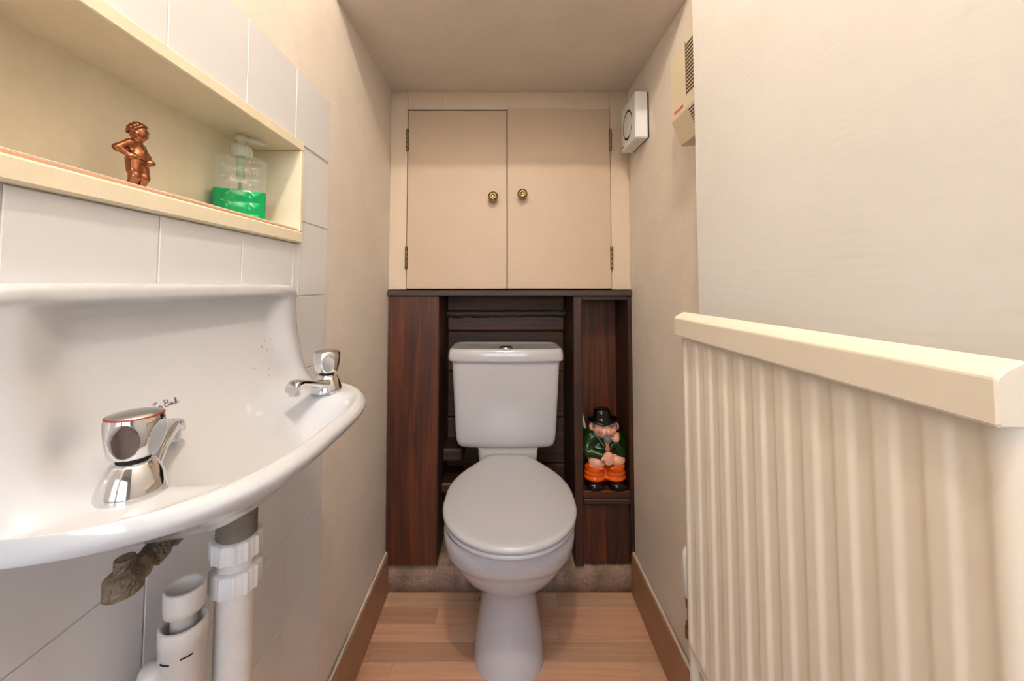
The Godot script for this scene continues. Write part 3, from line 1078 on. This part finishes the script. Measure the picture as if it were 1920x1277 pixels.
func plumbing() -> void:
	var x := -0.327
	var d := 0.507
	var t := thing("waste_pipe", "white plastic waste pipe with grey threaded tail under the basin", "pipe", P(x, 0.0, d))
	var s := new_st()
	var prof := [[0.021, 0.730]]
	var y := 0.731
	while y < 0.806:
		prof.append([0.0219, y]); prof.append([0.0219, y + 0.0012]); prof.append([0.0200, y + 0.0018])
		y += 0.0036
	prof.append([0.0205, 0.807])
	lathe(s, prof, 32)
	commit(s, "threaded_tail", M.thread, t)
	for e in [[0.713, 0.737], [0.675, 0.702]]:
		s = new_st()
		nut(s, 0.0262, e[0], e[1])
		commit(s, "nut", M.plastic, t)
	s = new_st()
	lathe(s, [[0.0200, 0.700], [0.0200, 0.735]], 28)
	lathe(s, [[0.0208, 0.012], [0.0208, 0.69]], 28)
	commit(s, "pipe", M.pipe, t)
	s = new_st()
	lathe(s, [[0.032, 0.0], [0.032, 0.008], [0.024, 0.012]], 28)
	commit(s, "floor_collar", M.plastic, t)
	t = thing("trap_pipe", "thicker white plastic trap with a capped top beside the waste pipe", "pipe", P(-0.3515, 0.0, 0.459))
	s = new_st()
	lathe(s, [[0.0212, 0.0], [0.0212, 0.655], [0.0222, 0.656], [0.0222, 0.672], [0.0205, 0.675], [0.0180, 0.672], [0.0180, 0.66], [0.0, 0.66]], 32)
	commit(s, "body", M.pipe, t)
	s = new_st()
	lathe(s, [[0.0120, 0.66], [0.0120, 0.683], [0.0182, 0.686], [0.0188, 0.692], [0.0190, 0.709], [0.0172, 0.712], [0.0160, 0.709], [0.0, 0.708]], 32)
	commit(s, "cap", M.pipe, t)
	s = new_st()
	for k in 2:
		var ring := []
		for j in 9:
			var a := PI * (0.16 + 0.30 * k) + 0.5 * j / 8.0
			ring.append(Vector3(0.0214 * cos(a), 0.648 - 0.003 * k, 0.0214 * sin(a)))
		tube(s, ring, 0.0008, 6)
	commit(s, "slot", M.shadow_gap, t)
	s = new_st()
	lathe(s, [[0.0135, 0.0], [0.0135, 0.632], [0.012, 0.638], [0.008, 0.642], [0.0, 0.643]], 24, Transform3D(Basis.IDENTITY, Vector3(-0.018, 0, 0.016)))
	commit(s, "side_branch", M.pipe, t)
	# corroded connector under the near tap
	t = thing("tap_connector", "grimy corroded brass tap connector hanging under the basin", "pipe fitting", P(-0.312, 0.810, 0.362))
	t.scale = Vector3(0.74, 0.74, 0.9)
	s = new_st()
	tube(s, [Vector3(-0.004, -0.004, -0.035), Vector3(-0.002, -0.008, -0.01), Vector3(0.0, -0.014, 0.010), Vector3(0.0, -0.018, 0.028)], [0.009, 0.0105, 0.011, 0.0095], 16)
	commit(s, "elbow", M.corroded, t)
	for e in [[-0.012, 0.0145, 0.016], [0.012, 0.0155, 0.018], [-0.034, 0.0125, 0.012]]:
		s = new_st()
		var hexa := []
		for q in [[-0.5, 0.94], [-0.42, 1.0], [0.42, 1.0], [0.5, 0.94]]:
			hexa.append([e[1] * q[1], q[0] * e[2]])
		lathe(s, hexa, 6, facing(Vector3(0, -0.25, 1), Vector3(0, -0.010 - 0.14 * (e[0] + 0.012), e[0])), false)
		commit(s, "hexagon_nut", M.corroded, t)
	s = new_st()
	lathe(s, [[0.0085, -0.012], [0.0085, 0.012]], 16, Transform3D(Basis.IDENTITY, Vector3(0.004, 0.0, 0.026)))
	commit(s, "tail", M.corroded, t)
	s = new_st()
	lathe(s, [[0.016, -0.012], [0.016, 0.006], [0.012, 0.010], [0.0, 0.010]], 16, Transform3D(Basis.IDENTITY, Vector3(0.004, -0.012, 0.026)))
	commit(s, "back_nut", M.corroded, t)

func nut(s: SurfaceTool, r: float, y0: float, y1: float) -> void:
	var rings := []
	var n := 96
	for e in [[0.90, y0], [0.97, y0 + 0.001], [1.0, y0 + 0.002], [1.0, y1 - 0.002], [0.97, y1 - 0.0005], [0.80, y1]]:
		var ring := []
		for k in n:
			var a := TAU * k / n
			var rib := 0.0016 if fmod(k, 8.0) < 1.5 and e[0] > 0.95 else 0.0
			ring.append(Vector3((r * e[0] + rib) * cos(a), e[1], (r * e[0] + rib) * sin(a)))
		rings.append(ring)
	loft(s, rings, true, true, true)

# ---------------------------------------------------------------- radiator
func radiator() -> void:
	var t := thing("radiator", "cream painted fluted panel radiator on the near right wall", "radiator", P(0.30, 0.49, 0.44))
	var o := t.position
	var x0 := 0.2765
	var dn := 0.222
	var df := 0.637
	var y0 := 0.492
	var y1 := 0.970
	# fluted front sheet
	var nd := 208
	var ny := 40
	var rings := []
	for j in ny + 1:
		var fy := j / float(ny)
		var y := lerpf(y0, y1, fy)
		if j > 0 and j < ny:
			var q := fy
			y = lerpf(y0, y1, 0.5 - 0.5 * cos(PI * q) * (0.35 + 0.65 * absf(cos(PI * q))))
		var fade := smoothstep(0.008, 0.034, y - y0) * smoothstep(0.008, 0.030, y1 + 0.004 - y)
		var ring := []
		for k in nd + 1:
			var d := lerpf(dn, df, k / float(nd))
			var ph := fposmod((df - d - 0.013) / 0.0366, 1.0)
			var groove := smoothstep(0.0, 0.17, ph) * (1.0 - smoothstep(0.5, 0.66, ph))
			if d < dn + 0.012 or d > df - 0.010:
				groove = 0.0
			var curl := 0.010 * (1.0 - sqrt(maxf(0.0, 1.0 - pow(maxf(0.0, 1.0 - minf(d - dn, df - d) / 0.010), 2.0))))
			var lip := 0.012 * pow(1.0 - smoothstep(0.0, 0.012, y - y0), 2.0)
			ring.append(P(x0 + 0.0026 * groove * fade + curl + lip, y, d) - o)
		rings.append(ring)
	var s := new_st()
	loft(s, rings, false, false, false)
	commit(s, "fluted_panel", M.radiator, t)
	# water panel body behind the sheet
	box("back_panel", P(x0 + 0.013, y0, dn + 0.004) - o, P(x0 + 0.030, y1 - 0.02, df - 0.003) - o, M.radiator, t, 0.004)
	# top rail: rolled front edge with sloping shoulder
	s = new_st()
	var sec := [Vector2(0.0085, 0.990), Vector2(0.0085, 0.9988), Vector2(0.0070, 0.9992), Vector2(-0.0015, 0.9955), Vector2(-0.0035, 0.9945), Vector2(-0.0075, 0.9910), Vector2(-0.0083, 0.9900), Vector2(-0.0086, 0.9885), Vector2(-0.0086, 0.9645), Vector2(-0.0078, 0.9628), Vector2(0.0060, 0.9625), Vector2(0.0060, 0.985)]
	var rr := []
	for e in [[dn - 0.0005, 0.0012], [dn + 0.001, 0.0], [df - 0.001, 0.0], [df + 0.0005, 0.0012]]:
		var ring := []
		for p in sec:
			ring.append(P(x0 + p.x + (e[1] if p.x < 0.02 else 0.0), p.y + (-e[1] if p.y > 0.97 else e[1]), e[0]) - o)
		rr.append(ring)
	loft(s, rr, true, true, true, false, false)
	commit(s, "top_rail", M.radiator, t)
	# bottom lip
	s = new_st()
	cbox(s, P(x0 + 0.003, y0 - 0.004, dn + 0.002) - o, P(x0 + 0.034, y0 + 0.004, df - 0.001) - o, 0.0025)
	commit(s, "bottom_lip", M.radiator, t)
	for d in [0.32, 0.54]:
		box("wall_bracket", P(x0 + 0.030, 0.60, d) - o, P(0.3295, 0.90, d + 0.03) - o, M.radiator, t, 0.002)
	# thermostatic valve at the far end
	t = thing("radiator_valve", "white ribbed radiator valve standing at the far lower end of the radiator", "valve", P(0.302, 0.0, 0.664))
	s = new_st()
	var vr := []
	var n := 64
	for e in [[0.0125, 0.545], [0.0165, 0.549], [0.0168, 0.595], [0.0160, 0.598], [0.0162, 0.606], [0.0140, 0.616], [0.0085, 0.621], [0.001, 0.6225]]:
		var ring := []
		for k in n:
			var a := TAU * k / n
			var rib: float = 0.0016 if (k % 8) < 4 and e[1] > 0.548 and e[1] < 0.597 else 0.0
			ring.append(Vector3((e[0] - rib) * cos(a), e[1], (e[0] - rib) * sin(a)))
		vr.append(ring)
	loft(s, vr, true, true, true)
	commit(s, "head", M.plastic, t)
	s = new_st()
	lathe(s, [[0.0105, 0.495], [0.0105, 0.528], [0.0125, 0.530], [0.0125, 0.545]], 20)
	commit(s, "body", M.old_brass, t)
	s = new_st()
	lathe(s, [[0.0150, 0.484], [0.0150, 0.5]], 6, Transform3D.IDENTITY, false)
	commit(s, "compression_nut", M.old_brass, t)
	s = new_st()
	tube(s, [Vector3(0, 0.512, 0.0), Vector3(0, 0.512, 0.030)], 0.008, 14)
	commit(s, "tail", M.old_brass, t)
	s = new_st()
	lathe(s, [[0.0078, 0.0], [0.0078, 0.486]], 18)
	commit(s, "feed_pipe", M.caulk, t)

# ---------------------------------------------------------------- fan and heater
func fan_and_heater() -> void:
	var t := thing("extractor_fan", "square white extractor fan with round grille on the right wall", "fan", P(0.445, 1.567, 1.283))
	# local axes: x points to the wall, z to the camera
	box("housing", Vector3(-0.043, -0.0735, -0.0735), Vector3(-0.0025, 0.0735, 0.0735), M.fan, t, 0.004)
	box("back_plate", Vector3(-0.0025, -0.071, -0.071), Vector3(-0.0005, 0.071, 0.0725), M.shadow_gap, t, 0.0005)
	var face_on := facing(Vector3(-1, 0, 0), Vector3(-0.043, -0.004, -0.002))
	var s := new_st()
	lathe(s, [[0.0, 0.0004], [0.049, 0.0004]], 48, face_on)
	commit(s, "opening", M.shadow_gap, t)
	s = new_st()
	lathe(s, [[0.0490, 0.0003], [0.0492, 0.0007], [0.0478, 0.0008], [0.0474, 0.0005]], 48, face_on, true, false)
	commit(s, "ring", M.fan, t)
	s = new_st()
	lathe(s, [[0.0415, 0.0005], [0.0413, 0.0009], [0.036, 0.0010], [0.02, 0.0011], [0.0, 0.0012]], 48, face_on)
	commit(s, "cover_disc", M.fan, t)
	for k in 4:
		var a := PI / 4 + k * PI / 2
		s = new_st()
		tube(s, [face_on * Vector3(0.039 * cos(a), 0.0, 0.039 * sin(a)), face_on * Vector3(0.0475 * cos(a), 0.0, 0.0475 * sin(a))], 0.0014, 8)
		commit(s, "spoke", M.fan, t)
	box("badge", Vector3(-0.0438, -0.062, -0.066), Vector3(-0.0430, -0.0585, -0.042), M.ink, t, 0.0002)

	t = thing("fan_heater", "cream wall heater with slotted grille half hidden by the near wall", "heater", P(0.445, 1.33, 0.786))
	# section across x and y, swept along the wall
	var sec := [Vector2(-0.001, 0.026), Vector2(-0.046, 0.0205), Vector2(-0.050, 0.023), Vector2(-0.0695, 0.074), Vector2(-0.070, 0.078), Vector2(-0.070, 0.215), Vector2(-0.062, 0.226), Vector2(-0.001, 0.228)]
	var rr := []
	for e in [[0.0995, 0.96], [0.097, 1.0], [-0.097, 1.0], [-0.0995, 0.96]]:
		var ring := []
		for p in sec:
			ring.append(Vector3(p.x * e[1], lerpf(0.115, p.y, e[1]), e[0]))
		rr.append(ring)
	s = new_st()
	loft(s, rr, true, true, true, false, false)
	var hb := commit(s, "housing", M.heater, t)
	# upper grille: dark slots between bars
	for k in 14:
		var y := 0.104 + k * 0.0076
		box("slot", Vector3(-0.0706, y, -0.022), Vector3(-0.0698, y + 0.0045, 0.060), M.heater_dark, hb, 0.0002)
	box("slot", Vector3(-0.0705, 0.101, -0.0245), Vector3(-0.0698, 0.2145, -0.0228), M.heater_dark, hb, 0.0002)
	# small slots on the sloping chin
	var along := Vector3(-0.0195, 0.051, 0).normalized()
	for k in 7:
		var c := Vector3(-0.0680, 0.0695, 0.0) - along * (0.0055 * k)
		s = new_st()
		var bx := new_st()
		cbox(bx, Vector3(-0.0006, -0.0011, -0.018), Vector3(0.0006, 0.0011, 0.05), 0.0002)
		s.append_from(bx.commit(), 0, Transform3D(Basis(along.cross(Vector3(0, 0, 1)), along, Vector3(0, 0, 1)), c))
		commit(s, "slot", M.heater_dark, hb)
	var txt := TextMesh.new()
	txt.text = "Dimplex"
	var fnt := SystemFont.new()
	fnt.font_names = PackedStringArray(["Droid Sans"])
	txt.font = fnt
	txt.font_size = 16
	txt.pixel_size = 0.00075
	txt.depth = 0.0006
	txt.material = M.letter_red
	var tm := MeshInstance3D.new()
	tm.mesh = txt
	tm.rotation.y = -PI / 2
	tm.position = Vector3(-0.0702, 0.088, -0.060)
	hang(tm, "lettering", hb)
	tm.set_meta("label", "small red lettering")

# ---------------------------------------------------------------- things on the niche shelf
func soap_bottle() -> void:
	var t := thing("soap_dispenser", "clear faceted soap bottle half full of green liquid in the niche", "soap bottle", P(-0.455, 1.1513, 0.686), 0.62)
	var hw := 0.0385
	var hd := 0.024
	var out := func(y: float, k: float, bump: float) -> Array:
		var ring := []
		for q in 96:
			var a := TAU * q / 96.0
			var x: float = (hw - k) * signf(cos(a)) * pow(absf(cos(a)), 0.45)
			var z: float = (hd - k) * signf(sin(a)) * pow(absf(sin(a)), 0.45)
			if bump > 0.0 and absf(z) > (hd - k) * 0.8:
				var cell: float = (x + 0.03) / 0.02
				var fx: float = absf(fposmod(cell, 1.0) - 0.5) * 2.0
				var fy: float = absf(fposmod((y - 0.050) / 0.020, 1.0) - 0.5) * 2.0
				if absf(x) < 0.030:
					z += signf(z) * bump * maxf(0.0, 1.0 - maxf(fx, fy))
			ring.append(Vector3(x, y, z))
		return ring
	var rings := []
	for k in 41:
		var y := lerpf(0.0, 0.112, k / 40.0)
		var inset := 0.0
		if y < 0.006: inset = 0.004 * pow(1.0 - y / 0.006, 2.0)
		if y > 0.100: inset = 0.012 * pow((y - 0.100) / 0.012, 2.0)
		rings.append(out.call(y, inset, 0.0055 if y > 0.008 and y < 0.112 else 0.0))
	var s := new_st()
	loft(s, rings, true, true, true, true)
	commit(s, "bottle", M.clear, t)
	rings = []
	for k in 25:
		var y := lerpf(0.0008, 0.050, k / 24.0)
		rings.append(out.call(y, -0.0003 + (0.003 * pow(1.0 - minf(1.0, y / 0.006), 2.0)), 0.0055))
	s = new_st()
	loft(s, rings, true, true, true, true)
	commit(s, "liquid_soap", M.soap, t)
	s = new_st()
	lathe(s, [[0.0155, 0.111], [0.0165, 0.113], [0.0165, 0.127], [0.0145, 0.130], [0.008, 0.131]], 32)
	for k in 24:
		var a := TAU * k / 24.0
		tube(s, [Vector3(0.0166 * cos(a), 0.1135, 0.0166 * sin(a)), Vector3(0.0166 * cos(a), 0.1265, 0.0166 * sin(a))], 0.0007, 5)
	commit(s, "collar", M.pump, t)
	s = new_st()
	lathe(s, [[0.0065, 0.130], [0.0065, 0.139], [0.0105, 0.1395], [0.0115, 0.144], [0.010, 0.1475], [0.0, 0.148]], 28)
	tube(s, [Vector3(0.004, 0.1435, 0), Vector3(0.024, 0.1425, 0), Vector3(0.036, 0.139, 0)], [0.0055, 0.0045, 0.0035], 12)
	commit(s, "pump_head", M.pump, t)
	s = new_st()
	lathe(s, [[0.0025, 0.006], [0.0025, 0.070], [0.0065, 0.072], [0.0065, 0.111]], 16)
	commit(s, "pump_stem", M.pump_stem, t)

func statuette() -> void:
	var t := thing("copper_statuette", "small copper statuette of a standing child, one hand on hip, in the niche", "statuette", P(-0.443, 1.1512, 0.477), 0.25)
	var v := func(f: float, u: float, r: float) -> Vector3: return Vector3(f, u, r) * 0.001      # forward, up, towards the right hand
	var b := []
	# legs, a little bent, in short breeches
	b.append(["c", v.call(1, 34, 6.5), v.call(4, 19, 7.5), 0.0068, 0.0055])
	b.append(["c", v.call(4, 19, 7.5), v.call(-1, 5, 7), 0.0055, 0.0040])
	b.append(["c", v.call(-1, 3.2, 7), v.call(6, 2.6, 8), 0.0032, 0.0028])
	b.append(["c", v.call(2, 34, -5.5), v.call(6, 20, -5.5), 0.0068, 0.0055])
	b.append(["c", v.call(6, 20, -5.5), v.call(2, 5, -6), 0.0055, 0.0040])
	b.append(["c", v.call(2, 3.2, -6), v.call(9, 2.6, -6), 0.0032, 0.0028])
	b.append(["e", v.call(1.5, 37, 0), Vector3(0.0095, 0.0085, 0.0118)])
	# belly and chest, leaning back
	b.append(["e", v.call(2.0, 45, 0), Vector3(0.0098, 0.0098, 0.0108)])
	b.append(["e", v.call(-0.5, 54, 0), Vector3(0.0080, 0.0092, 0.0112)])
	b.append(["c", v.call(-0.5, 58, -9), v.call(-0.5, 58, 9), 0.0042, 0.0042])
	b.append(["c", v.call(0, 59, 0), v.call(0.8, 65, 0), 0.0048, 0.0046])
	# right arm: hand on hip, elbow out behind
	b.append(["c", v.call(-1.5, 58, 11), v.call(-9, 49.5, 18), 0.0044, 0.0036])
	b.append(["c", v.call(-9, 49.5, 18), v.call(2, 41.5, 12.5), 0.0036, 0.0028])
	b.append(["e", v.call(3.5, 41, 11), Vector3(0.0042, 0.003, 0.003)])
	# left arm bent to the front of the belt
	b.append(["c", v.call(-0.5, 58, -11), v.call(4, 47, -15), 0.0043, 0.0036])
	b.append(["c", v.call(4, 47, -15), v.call(13, 38.5, -6), 0.0036, 0.0028])
	b.append(["e", v.call(13.5, 38, -4.5), Vector3(0.0038, 0.003, 0.0038)])
	# head with curls, nose, chin, ears
	b.append(["e", v.call(1.5, 74, 0), Vector3(0.0092, 0.0098, 0.0086)])
	b.append(["e", v.call(4.5, 70, 0), Vector3(0.0062, 0.0058, 0.0064)])
	var body := blob("figure", b, 0.00125, 0.0035, M.copper, t)
	var h := []
	var rng := RandomNumberGenerator.new()
	rng.seed = 5
	for k in 46:
		var a := TAU * k * 0.381966
		var c := 1.0 - 1.25 * k / 46.0
		var r := sqrt(maxf(0.0, 1.0 - c * c))
		var p := Vector3(r * cos(a), c, r * sin(a))
		if p.x > 0.55 and p.y < 0.55 or p.x > 0.3 and p.y < -0.05:
			continue
		h.append(["e", Vector3(0.0012, 0.0748, 0) + p * Vector3(0.0093, 0.0099, 0.009), Vector3(0.0024, 0.0022, 0.0024)])
	blob("curls", h, 0.0009, 0.0012, M.copper, body)
	blob("face", [["e", v.call(10.8, 72.2, 0), Vector3(0.0016, 0.0018, 0.0015)], ["e", v.call(9.8, 69.2, 0), Vector3(0.0014, 0.0008, 0.0024)], ["e", v.call(9.0, 66.6, 0), Vector3(0.0022, 0.0016, 0.0024)], ["e", v.call(9.3, 75.6, 3.2), Vector3(0.0012, 0.0009, 0.002)], ["e", v.call(9.3, 75.6, -3.2), Vector3(0.0012, 0.0009, 0.002)], ["e", v.call(8.2, 70.5, 4.6), Vector3(0.002, 0.0022, 0.0018)], ["e", v.call(8.2, 70.5, -4.6), Vector3(0.002, 0.0022, 0.0018)], ["e", v.call(1.0, 73, 8.8), Vector3(0.0018, 0.0026, 0.0011)], ["e", v.call(1.0, 73, -8.8), Vector3(0.0018, 0.0026, 0.0011)]], 0.0006, 0.0008, M.copper, body)
	var belt := new_st()
	var ring := []
	for k in 33:
		var a := TAU * k / 32.0
		ring.append(v.call(1.8 + 10.2 * cos(a), 40.5, 11.6 * sin(a)))
	tube(belt, ring, 0.0012, 8)
	commit(belt, "belt", M.copper, body)
	blob("breeches", [["c", v.call(1.3, 36, 6.2), v.call(2.8, 26, 7.2), 0.0078, 0.0074], ["c", v.call(2.3, 36, -5.2), v.call(4.0, 26, -5.5), 0.0078, 0.0074], ["e", v.call(1.6, 37.5, 0), Vector3(0.0102, 0.0065, 0.0122)]], 0.001, 0.002, M.copper, body)
	var s := new_st()
	lathe(s, [[0.0135, 0.0], [0.0135, 0.0016], [0.0125, 0.0022], [0.0, 0.0022]], 24, Transform3D(Basis.IDENTITY, Vector3(0.003, 0, 0.0005)))
	commit(s, "base", M.copper, t)

# ---------------------------------------------------------------- the pottery man in the cubby
func gnome() -> void:
	var t := thing("pottery_figure", "glazed pottery bearded man in black hat, green jacket and orange trousers", "figurine", P(0.3525, 0.342, 1.452), 0.0)
	t.scale = Vector3(1.06, 0.985, 1.0)
	# local x to the right, y up, z to the camera, in millimetres
	var v := func(x: float, y: float, z: float) -> Vector3: return Vector3(x, y, z) * 0.001
	var c := 0.0022
	# hollow seat and back, the brush pot
	for sx in [-1.0, 1.0]:
		blob("shoe", [["e", v.call(sx * 37, 14, 36), Vector3(0.028, 0.0155, 0.022)], ["e", v.call(sx * 30, 15, 20), Vector3(0.022, 0.015, 0.022)]], c, 0.008, M.g_black, t)
	var tr := []
	for sx in [-1.0, 1.0]:
		tr.append(["e", v.call(sx * 33, 36, 12), Vector3(0.036, 0.015, 0.036)])
		tr.append(["e", v.call(sx * 34, 52, 12), Vector3(0.034, 0.014, 0.034)])
		tr.append(["e", v.call(sx * 33, 68, 13), Vector3(0.0325, 0.016, 0.035)])
		tr.append(["c", v.call(sx * 14, 75, 45), v.call(sx * 54, 82, 36), 0.0065, 0.0065])
	tr.append(["e", v.call(0, 45, -14), Vector3(0.060, 0.040, 0.034)])
	blob("trousers", tr, c, 0.0075, M.g_orange, t)
	for sx in [-1.0, 1.0]:
		blob("knee", [["e", v.call(-28 if sx < 0 else 36, 91 if sx < 0 else 99, 26), Vector3(0.028, 0.022, 0.026)], ["e", v.call(-28 if sx < 0 else 36, 96, 4), Vector3(0.028, 0.02, 0.026)]], c, 0.008, M.g_skin, t)
	# jacket: torso, two sleeves, collar
	blob("jacket", [["e", v.call(-2, 140, -18), Vector3(0.058, 0.062, 0.040)], ["e", v.call(-40, 165, -4), Vector3(0.030, 0.036, 0.034)], ["e", v.call(42, 160, -4), Vector3(0.028, 0.036, 0.032)],
		["c", v.call(-52, 160, 2), v.call(-58, 126, 14), 0.023, 0.021], ["c", v.call(-58, 124, 14), v.call(-16, 118, 40), 0.021, 0.015],
		["c", v.call(52, 155, 2), v.call(48, 124, 26), 0.021, 0.018], ["c", v.call(48, 124, 26), v.call(33, 160, 36), 0.018, 0.013],
		["c", v.call(-34, 190, 18), v.call(-8, 150, 40), 0.008, 0.007], ["c", v.call(16, 150, 40), v.call(26, 172, 34), 0.007, 0.007], ["e", v.call(0, 130, 8), Vector3(0.046, 0.035, 0.028)]], c, 0.007, M.g_green, t)
	blob("shirt", [["e", v.call(5, 148, 27), Vector3(0.013, 0.030, 0.012)]], c, 0.004, M.g_cheek, t)
	# hands with fingers
	var hand := [["e", v.call(3, 118, 52), Vector3(0.016, 0.018, 0.011)]]
	for k in 4:
		hand.append(["c", v.call(-8 + k * 6.5, 110, 58), v.call(-5 + k * 5.5, 94 + absf(k - 1.5) * 2.5, 57), 0.0048, 0.0042])
	hand.append(["c", v.call(-9, 122, 52), v.call(-17, 110, 55), 0.005, 0.0042])
	blob("hand", hand, 0.0017, 0.0025, M.g_skin, t)
	hand = [["e", v.call(30, 176, 42), Vector3(0.012, 0.013, 0.011)]]
	for k in 4:
		hand.append(["c", v.call(24 + k * 5.0, 182, 46 - k * 3), v.call(27 + k * 4.4, 195 - absf(k - 1.0) * 2.0, 42 - k * 3), 0.0044, 0.0038])
	hand.append(["c", v.call(22, 174, 48), v.call(16, 182, 50), 0.0046, 0.004])
	blob("hand", hand, 0.0017, 0.0025, M.g_skin, t)
	# head
	var head := blob("head", [["e", v.call(0, 205, 12), Vector3(0.040, 0.036, 0.036)], ["e", v.call(2, 196, 26), Vector3(0.032, 0.026, 0.026)], ["e", v.call(-42, 208, 12), Vector3(0.008, 0.014, 0.010)], ["e", v.call(41, 208, 12), Vector3(0.008, 0.014, 0.010)]], c, 0.006, M.g_skin, t)
	blob("nose", [["e", v.call(4, 203, 52), Vector3(0.0085, 0.010, 0.009)], ["c", v.call(3, 214, 47), v.call(4, 203, 52), 0.004, 0.006]], 0.0015, 0.003, M.g_skin, head)
	for sx in [-1.0, 1.0]:
		blob("cheek", [["e", v.call(3 + sx * 19, 200, 43), Vector3(0.011, 0.010, 0.007)]], 0.0016, 0.002, M.g_cheek, head)
		blob("eye", [["e", v.call(3 + sx * 14, 214.5, 45.5), Vector3(0.0062, 0.0016, 0.0022)]], 0.0008, 0.001, M.g_black, head)
		blob("eyebrow", [["c", v.call(3 + sx * 8, 219, 46), v.call(3 + sx * 22, 221, 40), 0.0024, 0.0018]], 0.0012, 0.001, M.g_grey, head)
		blob("sideburn", [["e", v.call(sx * 35, 214, 22), Vector3(0.006, 0.014, 0.007)]], 0.0016, 0.002, M.g_grey, head)
	blob("beard", [["e", v.call(5, 178, 46), Vector3(0.015, 0.014, 0.010)], ["c", v.call(3, 193, 52), v.call(-12, 186, 47), 0.0055, 0.004], ["c", v.call(5, 193, 52), v.call(20, 186, 47), 0.0055, 0.004], ["e", v.call(5, 168, 46), Vector3(0.009, 0.008, 0.007)]], 0.0016, 0.004, M.g_grey, head)
	blob("mouth", [["e", v.call(5, 186.5, 55), Vector3(0.0065, 0.0017, 0.002)]], 0.0008, 0.001, M.g_cheek, head)
	# hat: brim, crown with a dent
	var s := new_st()
	var rings := []
	for e in [[0.030, 220, 0.0], [0.046, 222, 1.0], [0.0485, 225, 1.0], [0.046, 229, 1.0], [0.032, 232, 0.4], [0.0305, 236, 0.1], [0.0290, 246, 0.0], [0.0270, 257, 0.0], [0.024, 263, 0.0], [0.017, 265.5, 0.0], [0.008, 262, 0.0], [0.0, 261, 0.0]]:
		var ring := []
		for k in 40:
			var a := TAU * k / 40.0
			var r: float = e[0]
			ring.append(Vector3(r * cos(a) * 1.0, e[1] * 0.001 + e[2] * 0.004 * cos(2.0 * a), 0.012 + r * sin(a) * (0.94 if r > 0.04 else 0.9)))
		rings.append(ring)
	loft(s, rings, true, true, false)
	var tilt := Transform3D(Basis(Vector3(0, 0, 1), 0.05) * Basis(Vector3(1, 0, 0), 0.04), v.call(5, 9, -10))
	var s2 := new_st()
	s2.append_from(s.commit(), 0, tilt)
	commit(s2, "hat", M.g_black, t)
	# the brush whose white handle leans out behind him
	var b := thing("toilet_brush", "white toilet brush handle leaning out behind the pottery man", "toilet brush", P(0.345, 0.3425, 1.538))
	s = new_st()
	tube(s, [Vector3(0.0, 0.05, 0.0), Vector3(-0.024, 0.10, 0.0), Vector3(-0.0605, 0.245, 0.0)], [0.0055, 0.0055, 0.005], 14)
	commit(s, "handle", M.plastic, b)
	s = new_st()
	lathe(s, [[0.012, 0.0], [0.019, 0.006], [0.019, 0.045], [0.012, 0.055], [0.0, 0.056]], 20)
	commit(s, "bristle_head", M.plastic, b)
